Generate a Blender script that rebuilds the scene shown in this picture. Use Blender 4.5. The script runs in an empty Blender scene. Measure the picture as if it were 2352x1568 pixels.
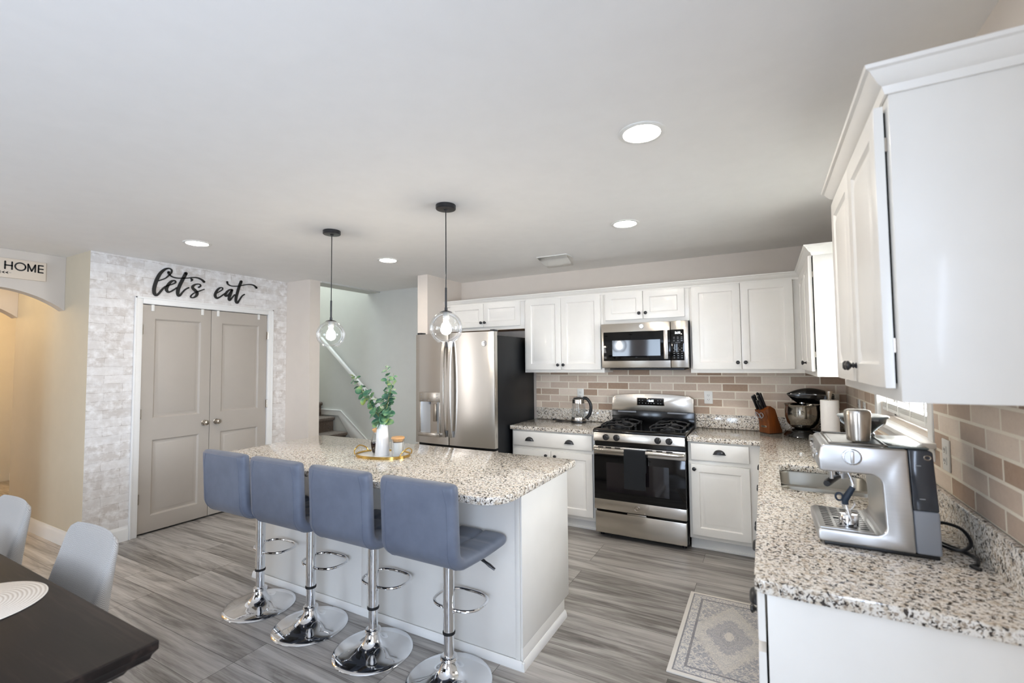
import bpy, bmesh, math, random
from mathutils import Vector, Matrix
random.seed(7)
R = math.radians; PI = math.pi
sc = bpy.context.scene
COL = sc.collection

# ------------------------------------------------------------------ camera
F_PX, YAW, PIT, ROL, CAM_H = 1059.83, R(28.5704), R(2.6339), R(-0.5264), 1.5257
cy, sy, cp, sp, cr, sr = math.cos(YAW), math.sin(YAW), math.cos(PIT), math.sin(PIT), math.cos(ROL), math.sin(ROL)
fwd = Vector((-sy*cp, cy*cp, sp)); rgt = Vector((cy, sy, 0)); upv = rgt.cross(fwd)
rgt2 = cr*rgt + sr*upv; up2 = -sr*rgt + cr*upv
cam = bpy.data.cameras.new('camera'); camo = bpy.data.objects.new('camera', cam); COL.objects.link(camo)
camo.matrix_world = Matrix(((rgt2.x, up2.x, -fwd.x, 0), (rgt2.y, up2.y, -fwd.y, 0), (rgt2.z, up2.z, -fwd.z, CAM_H), (0, 0, 0, 1)))
cam.sensor_width = 36.0; cam.lens = F_PX/2352*36.0; cam.clip_start = 0.02
cam.dof.use_dof = True; cam.dof.focus_distance = 3.3; cam.dof.aperture_fstop = 2.4
sc.camera = camo

# ------------------------------------------------------------------ colour management, world, daylight
sc.view_settings.view_transform = 'Standard'; sc.view_settings.look = 'None'
sc.view_settings.gamma = 1.0; sc.view_settings.use_curve_mapping = False
sc.view_settings.exposure = 0.11
try:
    sc.cycles.use_denoising = True
    sc.cycles.max_bounces = 10; sc.cycles.diffuse_bounces = 5; sc.cycles.glossy_bounces = 5
    sc.cycles.transmission_bounces = 8; sc.cycles.transparent_max_bounces = 16
    sc.cycles.caustics_reflective = False; sc.cycles.caustics_refractive = False
    sc.cycles.sample_clamp_indirect = 6.0
except Exception:
    pass
wd = bpy.data.worlds.new('sky'); sc.world = wd; wd.use_nodes = True
bg = wd.node_tree.nodes['Background']; bg.inputs[0].default_value = (0.80, 0.90, 1.0, 1); bg.inputs[1].default_value = 1.0

def area(name, loc, rot, sx, sy_, watt, col, spread=180):
    l = bpy.data.lights.new(name, 'AREA'); l.shape = 'RECTANGLE'; l.size = sx; l.size_y = sy_
    l.energy = watt; l.color = col; l.spread = R(spread)
    o = bpy.data.objects.new(name, l); COL.objects.link(o); o.location = loc; o.rotation_euler = rot
    return o
# daylight through the glass doors behind the camera, the dining windows on the left and the window above the sink
area('daylight_garden_door', (-2.65, -5.50, 1.20), (R(100), 0, 0), 0.75, 2.1, 66, (0.66, 0.81, 1.0))
area('daylight_dining_window', (-3.85, -5.50, 1.35), (R(100), 0, 0), 0.55, 1.7, 45, (0.72, 0.84, 1.0))
area('daylight_left_window', (-5.43, -1.05, 1.45), (0, R(-97), 0), 1.3, 0.40, 16, (0.95, 0.94, 0.95))
area('daylight_side_window', (0.57, -1.50, 1.45), (0, R(96), 0), 1.3, 1.7, 150, (0.65, 0.78, 1.0))
area('daylight_sink_window', (0.66, 2.945, 1.66), (R(90), 0, R(90)), 0.8, 0.8, 55, (0.90, 0.95, 1.0))
area('daylight_stair_window', (-6.6, 4.13, 4.6), (0, 0, 0), 2.5, 0.8, 95, (0.76, 0.92, 1.0))
sun = bpy.data.lights.new('sun', 'SUN'); sun.energy = 18.0; sun.color = (1.0, 0.84, 0.66); sun.angle = R(0.6)
suno = bpy.data.objects.new('sun', sun); COL.objects.link(suno); suno.rotation_euler = (R(50), 0, R(4))

# ------------------------------------------------------------------ materials
def lin(c):
    return tuple(((v/12.92) if v <= 0.04045 else ((v+0.055)/1.055)**2.4) for v in c)
def hx(s): return lin(tuple(int(s[i:i+2], 16)/255 for i in (0, 2, 4))) + (1,)
class NT:
    def __init__(s, name):
        s.m = bpy.data.materials.new(name); s.m.use_nodes = True; s.t = s.m.node_tree
        s.b = s.t.nodes['Principled BSDF']; s.out = s.t.nodes['Material Output']
    def n(s, typ, **kw):
        nd = s.t.nodes.new(typ)
        for k, v in kw.items():
            if k.startswith('i_'):
                nd.inputs[k[2:].replace('_', ' ')].default_value = v
            else: setattr(nd, k, v)
        return nd
    def l(s, a, b): s.t.links.new(a, b)
    def set(s, a, v): s.b.inputs[a].default_value = v
    def math(s, op, a, b=None, c=None):
        nd = s.n('ShaderNodeMath', operation=op)
        for i, v in enumerate((a, b, c)):
            if v is None: continue
            if isinstance(v, (int, float)): nd.inputs[i].default_value = v
            else: s.l(v, nd.inputs[i])
        return nd.outputs[0]
    def mix(s, f, a, b, bt='MIX'):
        nd = s.n('ShaderNodeMix', data_type='RGBA', blend_type=bt)
        for i, v in ((0, f), (6, a), (7, b)):
            if isinstance(v, (int, float, tuple)): nd.inputs[i].default_value = v
            else: s.l(v, nd.inputs[i])
        return nd.outputs[2]
    def ramp(s, f, stops, interp='LINEAR'):
        nd = s.n('ShaderNodeValToRGB'); cr_ = nd.color_ramp; cr_.interpolation = interp
        while len(cr_.elements) < len(stops): cr_.elements.new(0.5)
        for e, (p, c) in zip(cr_.elements, stops): e.position = p; e.color = c
        s.l(f, nd.inputs[0]); return nd.outputs[0]
    def coord(s): return s.n('ShaderNodeTexCoord').outputs['Object']
    def mapv(s, v, scale=(1, 1, 1), loc=(0, 0, 0), rot=(0, 0, 0)):
        nd = s.n('ShaderNodeMapping'); s.l(v, nd.inputs[0]); nd.inputs['Scale'].default_value = scale
        nd.inputs['Location'].default_value = loc; nd.inputs['Rotation'].default_value = rot; return nd.outputs[0]
    def sep(s, v):
        nd = s.n('ShaderNodeSeparateXYZ'); s.l(v, nd.inputs[0]); return nd.outputs
    def comb(s, x, y, z=0.0):
        nd = s.n('ShaderNodeCombineXYZ')
        for i, v in enumerate((x, y, z)):
            if isinstance(v, (int, float)): nd.inputs[i].default_value = v
            else: s.l(v, nd.inputs[i])
        return nd.outputs[0]
    def noise(s, v, scale, detail=2.0, rough=0.5, dist=0.0):
        nd = s.n('ShaderNodeTexNoise'); s.l(v, nd.inputs['Vector']); nd.inputs['Scale'].default_value = scale
        nd.inputs['Detail'].default_value = detail; nd.inputs['Roughness'].default_value = rough
        nd.inputs['Distortion'].default_value = dist; return nd.outputs['Fac']
    def bump(s, h, strength=0.3, dist=0.002):
        nd = s.n('ShaderNodeBump'); nd.inputs['Strength'].default_value = strength; nd.inputs['Distance'].default_value = dist
        s.l(h, nd.inputs['Height']); s.l(nd.outputs[0], s.b.inputs['Normal'])
    def color(s, c): s.l(c, s.b.inputs['Base Color'])

def plain(name, col, rough=0.5, metal=0.0, coat=0.0, bump=None, spec=0.5, sheen=0.0):
    t = NT(name); c = hx(col) if isinstance(col, str) else tuple(col)+(1,)
    t.set('Roughness', rough); t.set('Metallic', metal); t.set('Coat Weight', coat); t.set('Specular IOR Level', spec)
    t.set('Coat Roughness', 0.08); t.set('Sheen Weight', sheen)
    v = t.coord(); n = t.noise(v, 9.0, 3)
    d = tuple(x*0.94 for x in c[:3])+(1,)
    t.color(t.mix(n, c, d))
    if bump: t.bump(t.noise(v, bump[0], 3), bump[1], bump[2])
    return t.m
def emit(name, col, strength):
    t = NT(name); t.set('Base Color', (0.8, 0.8, 0.8, 1)); t.set('Emission Color', tuple(col)+(1,)); t.set('Emission Strength', strength); return t.m
def glass(name, tint=(1, 1, 1), rough=0.0, fac=1.0, ior=1.45, base=0.02):
    t = NT(name); t.t.nodes.remove(t.b)
    fr = t.n('ShaderNodeFresnel'); fr.inputs[0].default_value = ior
    g = t.n('ShaderNodeBsdfGlossy'); g.inputs['Roughness'].default_value = rough; g.inputs[0].default_value = (1, 1, 1, 1)
    tr = t.n('ShaderNodeBsdfTransparent'); tr.inputs[0].default_value = tuple(tint)+(1,)
    mx = t.n('ShaderNodeMixShader')
    f = t.math('ADD', t.math('MULTIPLY', fr.outputs[0], fac), base)
    t.l(f, mx.inputs[0]); t.l(tr.outputs[0], mx.inputs[1]); t.l(g.outputs[0], mx.inputs[2]); t.l(mx.outputs[0], t.out.inputs[0]); return t.m
def brushed(name, col, rough=0.28, scale=(3, 3, 400), amp=0.12, aniso=0.0):
    t = NT(name); t.set('Metallic', 1.0); c = hx(col)
    v = t.mapv(t.coord(), scale); n = t.noise(v, 1.0, 2)
    t.color(t.mix(n, tuple(x*(0.98 if aniso else 0.92) for x in c[:3])+(1,), c))
    t.l(t.math('ADD', t.math('MULTIPLY', n, amp), rough-amp/2), t.b.inputs['Roughness'])
    if aniso:
        t.set('Anisotropic', aniso); t.set('Anisotropic Rotation', 0.25); tg = t.n('ShaderNodeTangent', direction_type='RADIAL', axis='Z'); t.l(tg.outputs[0], t.b.inputs['Tangent'])
    return t.m
def brickwork(name, ax, bw, rh, mortar, c1, c2, cm, off=(0, 0), wall=None, wob=0.0, smooth=0.1, bump=0.5, rough=0.8, mottled=0.35, off_f=0.5, noise_s=60):
    t = NT(name); s = t.sep(t.coord())
    v = t.comb(t.math('ADD', s[ax[0]], off[0]), t.math('ADD', s[ax[1]], off[1]))
    if wob:
        nd = t.n('ShaderNodeTexNoise'); t.l(v, nd.inputs['Vector']); nd.inputs['Scale'].default_value = 9; nd.inputs['Detail'].default_value = 4
        vm = t.n('ShaderNodeVectorMath', operation='SCALE'); vs = t.n('ShaderNodeVectorMath', operation='SUBTRACT'); vs.inputs[1].default_value = (.5, .5, .5)
        t.l(nd.outputs['Color'], vs.inputs[0]); t.l(vs.outputs[0], vm.inputs[0]); vm.inputs['Scale'].default_value = wob
        va = t.n('ShaderNodeVectorMath', operation='ADD'); t.l(v, va.inputs[0]); t.l(vm.outputs[0], va.inputs[1]); v2 = va.outputs[0]
    else: v2 = v
    b = t.n('ShaderNodeTexBrick'); t.l(v2, b.inputs['Vector']); b.offset = off_f; b.squash = 1.0
    b.inputs['Scale'].default_value = 1.0; b.inputs['Brick Width'].default_value = bw; b.inputs['Row Height'].default_value = rh
    b.inputs['Mortar Size'].default_value = mortar; b.inputs['Mortar Smooth'].default_value = smooth; b.inputs['Bias'].default_value = 0.0
    b.inputs['Color1'].default_value = hx(c1); b.inputs['Color2'].default_value = hx(c2); b.inputs['Mortar'].default_value = hx(cm)
    return t, v, b
WHITE = plain('cabinet_paint', 'F1EEE8', 0.32, coat=0.12)
TRIMW = plain('trim_paint', 'EFEEEB', 0.4)
CEIL = plain('ceiling_paint', 'F3F1EE', 0.9, bump=(90, 0.08, 0.002))
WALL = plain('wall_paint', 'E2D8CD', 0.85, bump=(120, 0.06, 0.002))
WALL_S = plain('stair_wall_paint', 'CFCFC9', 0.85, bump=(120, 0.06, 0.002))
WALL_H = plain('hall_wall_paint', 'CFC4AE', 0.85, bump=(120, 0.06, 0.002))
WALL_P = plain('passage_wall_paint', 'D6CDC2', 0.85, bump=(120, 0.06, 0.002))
DOORP = plain('greige_door_paint', 'B4ACA2', 0.45)
BLACK = plain('black_metal', '14151A', 0.32, coat=0.2)
BLKPL = plain('black_plastic', '111114', 0.35)
BLKGL = plain('black_glass', '040405', 0.06, spec=0.35)
OVENGL = plain('oven_window_glass', '161215', 0.05, spec=0.5, coat=0.1)
ENAMEL = plain('black_enamel', '050506', 0.14, coat=0.1, spec=0.4)
IRON = plain('cast_iron', '17181B', 0.5, bump=(300, 0.2, 0.001))
GAP = plain('dark_gap', '0A0908', 0.9)
CHROME = plain('chrome', 'E9EAEC', 0.05, 1.0)
NICKEL = plain('satin_nickel', 'B9B0A4', 0.25, 1.0)
BRASS = plain('brushed_gold', 'D9B466', 0.25, 1.0)
STEEL = brushed('brushed_steel', 'C9C3BA', 0.24, (3, 3, 400), 0.04, 0.6)
STEELV = brushed('brushed_steel_vertical', 'CEC9C2', 0.24, (2, 2, 60), 0.02, 0.6)
STEELD = brushed('brushed_sink_steel', 'A9A69E', 0.3, (3, 200, 3))
ESP = brushed('espresso_machine_steel', 'D6D6D6', 0.3, (3, 3, 300), 0.06)
ESPD = brushed('espresso_machine_dark_steel', '8E8982', 0.3, (3, 3, 300), 0.06)
FRIDGE_SIDE = plain('fridge_side_paint', '131518', 0.38, spec=0.3, bump=(400, 0.1, 0.0005))
WHITEPL = plain('white_plastic', 'ECEBE6', 0.35)
CERAM = plain('white_ceramic', 'F3F2F0', 0.18, coat=0.4)
PAPER = plain('paper_towel', 'F2EEE9', 0.95, bump=(220, 0.3, 0.001))
WOODL = plain('light_wood', 'D9A56C', 0.45)
GREYPL = plain('grey_plastic', '8D9096', 0.4)
WAX = plain('white_wax', 'F5F2EC', 0.5)
RUBBER = plain('rubber', '0C0C0D', 0.6)
BLUEGRIP = plain('blue_rubber', '1C2C3E', 0.5)
MIXERBLK = plain('mixer_black', '060607', 0.12, coat=0.7)
MIRROR = plain('polished_bowl_steel', 'A8A49C', 0.1, 1.0)
GLOBE = glass('clear_thin_glass', (0.985, 0.99, 0.99), 0.0, 0.55, 1.35, 0.015)
JAR = glass('jar_glass', (0.97, 0.975, 0.97), 0.0, 0.6, 1.4, 0.02)
SMOKE = glass('smoked_glass', (0.42, 0.44, 0.46), 0.05, 0.8, 1.45, 0.05)
TANK = plain('smoked_tank', '2B3038', 0.12, coat=0.4)
PANE = glass('window_glass', (0.97, 0.98, 0.98), 0.0, 0.6, 1.4, 0.0)
CLEARPL = glass('clear_plastic', (0.975, 0.975, 0.965), 0.15, 0.6, 1.4, 0.05)
SYRUP = plain('dark_syrup', '2A0F08', 0.08, coat=0.5)
BULB = emit('bulb_glow', (1.0, 0.90, 0.76), 120)
LED = emit('downlight_glow', (1.0, 0.91, 0.80), 140)
DIGIT = emit('display_digits', (0.85, 0.95, 1.0), 3.0)
MARK = plain('printed_marks', '8A8D90', 0.5)
LETTER = plain('black_letter_paint', '0D0D0D', 0.5)
BARKW = plain('bleached_board', 'E4D6C4', 0.6)
UNDERW = plain('cabinet_underside_wood', 'B9854F', 0.5)

def mk_granite():
    t = NT('speckled_granite'); v = t.coord()
    n1 = t.noise(v, 82, 2.0, 0.6, 0.8); n2 = t.noise(v, 50, 2, 0.55); n3 = t.noise(v, 130, 2, 0.5, 0.5); n4 = t.noise(v, 6, 2)
    base = t.ramp(n2, [(0.34, hx('C4B5A1')), (0.45, hx('DFD8CC')), (0.62, hx('EBE7E0')), (0.74, hx('CCC1B2'))])
    mid = t.mix(t.ramp(n3, [(0.54, (0, 0, 0, 1)), (0.60, (1, 1, 1, 1))]), base, hx('9B8C7C'))
    dark = t.ramp(t.math('ADD', n1, t.math('MULTIPLY', t.math('SUBTRACT', n4, 0.5), 0.12)), [(0.40, (1, 1, 1, 1)), (0.435, (0, 0, 0, 1))])
    c = t.mix(dark, mid, hx('39332F')); t.color(c)
    t.set('Roughness', 0.09); t.set('Coat Weight', 0.25); t.set('Coat Roughness', 0.03); return t.m
GRANITE = mk_granite()
def mk_floor():
    t = NT('grey_plank_floor'); v = t.coord()
    b = t.n('ShaderNodeTexBrick'); t.l(v, b.inputs['Vector']); b.offset = 0.37; b.offset_frequency = 3
    b.inputs['Scale'].default_value = 1; b.inputs['Brick Width'].default_value = 1.22; b.inputs['Row Height'].default_value = 0.182
    b.inputs['Mortar Size'].default_value = 0.0013; b.inputs['Mortar Smooth'].default_value = 0.0; b.inputs['Bias'].default_value = 0
    b.inputs['Color1'].default_value = (0, 0, 0, 1); b.inputs['Color2'].default_value = (1, 1, 1, 1); b.inputs['Mortar'].default_value = (.5, .5, .5, 1)
    rnd = t.n('ShaderNodeSeparateColor'); t.l(b.outputs['Color'], rnd.inputs[0]); rv = rnd.outputs[0]
    sx = t.sep(v); vz = t.comb(sx[0], sx[1], t.math('MULTIPLY', rv, 37.0))
    big = t.noise(t.mapv(vz, (0.8, 8.0, 1.0)), 1.0, 5, 0.62, 1.6)
    mid_ = t.noise(t.mapv(vz, (1.6, 30.0, 1.0)), 1.0, 3, 0.6, 1.2)
    fine = t.noise(t.mapv(vz, (5.0, 170.0, 1.0)), 1.0, 3, 0.6, 0.3)
    f = t.math('ADD', t.math('MULTIPLY', big, 0.60), t.math('MULTIPLY', mid_, 0.26))
    f = t.math('ADD', f, t.math('MULTIPLY', fine, 0.18)); f = t.math('ADD', f, t.math('MULTIPLY', t.math('SUBTRACT', rv, 0.5), 0.10))
    c = t.ramp(f, [(0.36, hx('57524E')), (0.455, hx('827D78')), (0.55, hx('A5A09B')), (0.68, hx('C2BEB9'))])
    c = t.mix(b.outputs['Fac'], c, hx('4B4743')); t.color(c)
    t.set('Roughness', 0.38); t.bump(t.math('SUBTRACT', fine, b.outputs['Fac']), 0.12, 0.002); return t.m
FLOOR = mk_floor()
def mk_brick(name, ax, off):
    t, v, b = brickwork(name, ax, 0.2135, 0.0709, 0.0055, 'EDDFCF', '9E826C', 'F4EDE0', off)
    n = t.noise(v, 45, 4, 0.6); n2 = t.noise(v, 260, 2)
    c = t.mix(0.2, b.outputs['Color'], t.ramp(n, [(0.3, hx('AE9480')), (0.7, hx('D2BEAA'))]), 'MIX')
    c = t.mix(b.outputs['Fac'], c, hx('EEE5D4'))
    c = t.mix(t.ramp(n2, [(0.30, (.35, .35, .35, 1)), (0.36, (0, 0, 0, 1))]), c, hx('7A6250')); t.color(c)
    t.set('Roughness', 0.75); h = t.math('SUBTRACT', t.math('MULTIPLY', n2, 0.25), b.outputs['Fac']); t.bump(h, 0.6, 0.004); return t.m
BRICK_B = mk_brick('tan_brick_back', (0, 2), (0.02, -1.034+0.0709*15))
BRICK_R = mk_brick('tan_brick_right', (1, 2), (0.11, -1.034+0.0709*15))
def mk_wallpaper():
    t, v, b = brickwork('whitewashed_brick_wallpaper', (1, 2), 0.265, 0.074, 0.0022, 'E2DEDA', 'CBC4BD', 'AEA59D', (0.05, 0.03), wob=0.028, smooth=0.6)
    n = t.noise(v, 16, 6, 0.65); n2 = t.noise(t.mapv(v, (1, 2.2, 1)), 6, 3)
    c = t.mix(t.ramp(n, [(0.44, (0, 0, 0, 1)), (0.66, (1, 1, 1, 1))]), b.outputs['Color'], hx('F1EFED'))
    c = t.mix(t.ramp(n2, [(0.35, (.5, .5, .5, 1)), (0.6, (0, 0, 0, 1))]), c, hx('D9D6D3')); t.color(c)
    t.set('Roughness', 0.85); t.bump(t.math('SUBTRACT', n, b.outputs['Fac']), 0.15, 0.003); return t.m
WPAPER = mk_wallpaper()
def mk_leather():
    t = NT('grey_faux_leather'); v = t.coord(); n = t.noise(v, 6, 4, 0.6); n2 = t.noise(v, 420, 2)
    t.color(t.ramp(n, [(0.3, hx('555C6C')), (0.7, hx('666D7C'))])); t.set('Roughness', 0.48); t.set('Sheen Weight', 0.1)
    t.bump(n2, 0.12, 0.0008); return t.m
LEATHER = mk_leather()
def mk_linen():
    t = NT('cream_herringbone_weave'); s = t.sep(t.coord())
    zz = t.math('ADD', s[2], t.math('PINGPONG', t.math('ADD', s[0], s[1]), 0.012))
    st = t.math('PINGPONG', zz, 0.0035); st = t.math('MULTIPLY', st, 1/0.0035)
    n = t.noise(t.coord(), 350, 2)
    f = t.math('ADD', t.math('MULTIPLY', st, 0.7), t.math('MULTIPLY', n, 0.3))
    t.color(t.ramp(f, [(0.1, hx('7F7C79')), (0.6, hx('A7A39E')), (0.9, hx('C2BEB9'))])); t.set('Roughness', 0.95); t.set('Sheen Weight', 0.25)
    t.bump(f, 0.3, 0.0015); return t.m
LINEN = mk_linen()
def mk_tablewood():
    t = NT('espresso_stained_wood'); v = t.coord()
    n = t.noise(t.mapv(v, (1.2, 14, 14)), 1.0, 5, 0.6, 0.6); n2 = t.noise(t.mapv(v, (6, 120, 120)), 1.0, 3)
    f = t.math('ADD', t.math('MULTIPLY', n, 0.7), t.math('MULTIPLY', n2, 0.3))
    t.color(t.ramp(f, [(0.3, hx('0E0B09')), (0.55, hx('1B1513')), (0.8, hx('3C312B'))])); t.set('Roughness', 0.48); t.set('Specular IOR Level', 0.22)
    t.bump(n2, 0.1, 0.001); return t.m
TABLEW = mk_tablewood()
def mk_carpet():
    t = NT('brown_stair_carpet'); v = t.coord(); n = t.noise(v, 70, 4, 0.7); n2 = t.noise(v, 14, 3)
    t.color(t.mix(n2, t.ramp(n, [(0.3, hx('4A3D36')), (0.7, hx('8A7A6C'))]), hx('6A5B50'))); t.set('Roughness', 1.0); t.set('Sheen Weight', 0.3)
    t.bump(n, 1.0, 0.012); return t.m
CARPET = mk_carpet()
def mk_mat():
    t = NT('woven_round_placemat'); s = t.sep(t.coord())
    r = t.math('SQRT', t.math('ADD', t.math('MULTIPLY', s[0], s[0]), t.math('MULTIPLY', s[1], s[1])))
    st = t.math('MULTIPLY', t.math('PINGPONG', r, 0.0055), 1/0.0055); n = t.noise(t.coord(), 260, 2)
    f = t.math('ADD', t.math('MULTIPLY', st, 0.6), t.math('MULTIPLY', n, 0.4))
    t.color(t.ramp(f, [(0.15, hx('B9AC9E')), (0.5, hx('DCD3C8')), (0.9, hx('EBE5DC'))])); t.set('Roughness', 0.95); t.bump(f, 0.6, 0.003); return t.m
MATW = mk_mat()
def mk_rug():
    t = NT('faded_medallion_rug_pile'); v = t.coord(); s = t.sep(v); HX, HY = 0.255, 0.445
    ax = t.math('ABSOLUTE', s[0]); ay = t.math('ABSOLUTE', s[1])
    e = t.math('MINIMUM', t.math('SUBTRACT', HX, ax), t.math('SUBTRACT', HY, ay))
    def band(x, a, b): return t.math('MULTIPLY', t.math('GREATER_THAN', x, a), t.math('LESS_THAN', x, b))
    iv, gr, dk = hx('DAD5CD'), hx('9C9DA6'), hx('62616A')
    sv = t.comb(ax, ay, 0.0)
    mot = t.noise(sv, 75, 2, 0.5, 1.5); mot2 = t.noise(sv, 38, 3, 0.5, 2.0); wear = t.noise(v, 14, 4, 0.6)
    mm = t.ramp(mot, [(0.42, (0, 0, 0, 1)), (0.5, (1, 1, 1, 1)), (0.58, (0, 0, 0, 1))])
    field = t.mix(t.ramp(mot2, [(0.44, (0, 0, 0, 1)), (0.54, (1, 1, 1, 1))]), gr, iv)
    field = t.mix(t.math('MULTIPLY', mm, 0.35), field, dk)
    dia = t.math('ADD', t.math('MULTIPLY', ax, 1/0.20), t.math('MULTIPLY', ay, 1/0.33))
    wob = t.math('MULTIPLY', t.math('SUBTRACT', mot2, 0.5), 0.7); dia = t.math('ADD', dia, wob)
    c = t.mix(t.math('LESS_THAN', dia, 1.0), field, iv)
    c = t.mix(t.math('MULTIPLY', t.math('LESS_THAN', dia, 0.92), t.math('MULTIPLY', mm, 0.4)), c, gr)
    c = t.mix(t.math('MULTIPLY', band(dia, 0.62, 0.95), t.math('MULTIPLY', mm, 0.75)), c, gr)
    c = t.mix(t.math('LESS_THAN', dia, 0.60), c, gr)
    c = t.mix(t.math('MULTIPLY', t.math('LESS_THAN', dia, 0.55), t.math('MULTIPLY', mm, 0.7)), c, iv)
    c = t.mix(t.math('MULTIPLY', band(dia, 0.25, 0.29), 0.45), c, dk); c = t.mix(t.math('LESS_THAN', dia, 0.12), c, iv)
    c = t.mix(t.math('MULTIPLY', band(dia, 0.97, 1.0), 0.5), c, dk)
    bord = t.math('LESS_THAN', e, 0.085)
    bcol = t.mix(t.ramp(mot, [(0.47, (0, 0, 0, 1)), (0.55, (1, 1, 1, 1))]), iv, gr); c = t.mix(bord, c, bcol)
    for a, b in ((0.022, 0.030), (0.072, 0.085)): c = t.mix(t.math('MULTIPLY', band(e, a, b), 0.8), c, dk)
    c = t.mix(t.math('LESS_THAN', e, 0.022), c, hx('E3DED6'))
    c = t.mix(t.math('MULTIPLY', wear, 0.25), c, iv); t.color(c)
    t.set('Roughness', 1.0); t.set('Sheen Weight', 0.15); t.bump(t.noise(v, 500, 2), 0.4, 0.002); return t.m
RUGM = mk_rug()
def mk_cloth(name, c1, c2):
    t = NT(name); v = t.coord(); n = t.noise(v, 300, 3)
    t.color(t.ramp(n, [(0.35, hx(c1)), (0.7, hx(c2))])); t.set('Roughness', 1.0); t.set('Sheen Weight', 0.15); t.bump(n, 0.5, 0.002); return t.m
TERRY = mk_cloth('navy_terry', '05080C', '0C1218')
def mk_leaf():
    t = NT('eucalyptus_leaf'); v = t.coord(); n = t.noise(v, 13, 2, 0.5)
    t.color(t.ramp(n, [(0.30, hx('2F5548')), (0.48, hx('4C7A5E')), (0.60, hx('86A878')), (0.72, hx('A9B552'))])); t.set('Roughness', 0.45); return t.m
LEAF = mk_leaf()
STEMM = plain('plant_stem', '8C8A4C', 0.6)
def mk_blockwood():
    t = NT('knife_block_wood'); v = t.coord(); n = t.noise(t.mapv(v, (60, 60, 5)), 1.0, 4)
    t.color(t.ramp(n, [(0.3, hx('55290D')), (0.7, hx('7C4217'))])); t.set('Roughness', 0.35); t.set('Coat Weight', 0.3); return t.m
BLOCKW = mk_blockwood()

# ------------------------------------------------------------------ mesh helpers
def B(): return bmesh.new()
def box(bm, x0, x1, y0, y1, z0, z1, bev=0.0, seg=2, mat=0):
    r = bmesh.ops.create_cube(bm, size=1.0); vs = r['verts']
    for v in vs: v.co = Vector(((x0+x1)/2+v.co.x*(x1-x0), (y0+y1)/2+v.co.y*(y1-y0), (z0+z1)/2+v.co.z*(z1-z0)))
    fs = list({f for v in vs for f in v.link_faces})
    for f in fs: f.material_index = mat
    if bev > 0:
        es = list({e for v in vs for e in v.link_edges})
        bmesh.ops.bevel(bm, geom=es, offset=min(bev, 0.49*min(x1-x0, y1-y0, z1-z0)), segments=seg, profile=0.5, affect='EDGES')
    return bm
def lathe(bm, prof, n=32, c=(0, 0, 0), M=None, mat=0):
    rings = []; c = Vector(c)
    for r, z in prof:
        if r < 1e-6:
            p = Vector((0, 0, z)); p = (M @ p) if M else p; rings.append([bm.verts.new(p+c)])
        else:
            L = []
            for i in range(n):
                a = 2*PI*i/n; p = Vector((r*math.cos(a), r*math.sin(a), z)); p = (M @ p) if M else p; L.append(bm.verts.new(p+c))
            rings.append(L)
    for a, b in zip(rings, rings[1:]):
        for i in range(n):
            j = (i+1) % n
            if len(a) == 1 and len(b) == 1: continue
            if len(a) == 1: f = bm.faces.new((a[0], b[i], b[j]))
            elif len(b) == 1: f = bm.faces.new((a[i], a[j], b[0]))
            else: f = bm.faces.new((a[i], a[j], b[j], b[i]))
            f.material_index = mat
    return bm
def cyl(bm, c, r, z0, z1, n=24, M=None, bev=0.0):
    b = min(bev, (z1-z0)*0.45, r*0.9)
    p = [(0, z0), (r-b, z0), (r, z0+b), (r, z1-b), (r-b, z1), (0, z1)] if b > 0 else [(0, z0), (r, z0), (r, z1), (0, z1)]
    return lathe(bm, p, n, c, M)
ROT = {'x': Matrix.Rotation(R(90), 3, 'Y'), '-x': Matrix.Rotation(R(-90), 3, 'Y'), 'y': Matrix.Rotation(R(-90), 3, 'X'), '-y': Matrix.Rotation(R(90), 3, 'X')}
def tube(bm, pts, r, n=10, closed=False, cap=True, flat=None):
    P = [Vector(p) for p in pts]; N = len(P); rad = r if isinstance(r, (list, tuple)) else [r]*N
    tan = []
    for i in range(N):
        a = P[(i-1) % N] if (closed or i > 0) else P[i]; b = P[(i+1) % N] if (closed or i < N-1) else P[i]
        tan.append((b-a).normalized())
    ref = Vector((0, 0, 1)) if abs(tan[0].z) < 0.9 else Vector((1, 0, 0))
    u = tan[0].cross(ref).normalized(); rings = []
    for i in range(N):
        u = (u - tan[i]*u.dot(tan[i])); u = u.normalized() if u.length > 1e-8 else tan[i].orthogonal().normalized()
        w = tan[i].cross(u); L = []
        for k in range(n):
            a = 2*PI*k/n; L.append(bm.verts.new(P[i] + u*math.cos(a)*rad[i] + w*math.sin(a)*rad[i]*(flat or 1)))
        rings.append(L)
    M_ = N if closed else N-1
    for i in range(M_):
        a, b = rings[i], rings[(i+1) % N]
        for k in range(n): bm.faces.new((a[k], a[(k+1) % n], b[(k+1) % n], b[k]))
    if cap and not closed:
        bm.faces.new(rings[0][::-1]); bm.faces.new(rings[-1])
    return bm
def catmull(pts, k=6, closed=False):
    P = [Vector(p) for p in pts]; out = []; N = len(P)
    rng = range(N if closed else N-1)
    for i in rng:
        p0 = P[(i-1) % N] if (closed or i > 0) else P[i]; p1 = P[i]; p2 = P[(i+1) % N]; p3 = P[(i+2) % N] if (closed or i < N-2) else P[i+1]
        for j in range(k):
            t = j/k
            out.append(0.5*((2*p1)+(-p0+p2)*t+(2*p0-5*p1+4*p2-p3)*t*t+(-p0+3*p1-3*p2+p3)*t**3))
    if not closed: out.append(P[-1])
    return out
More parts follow.
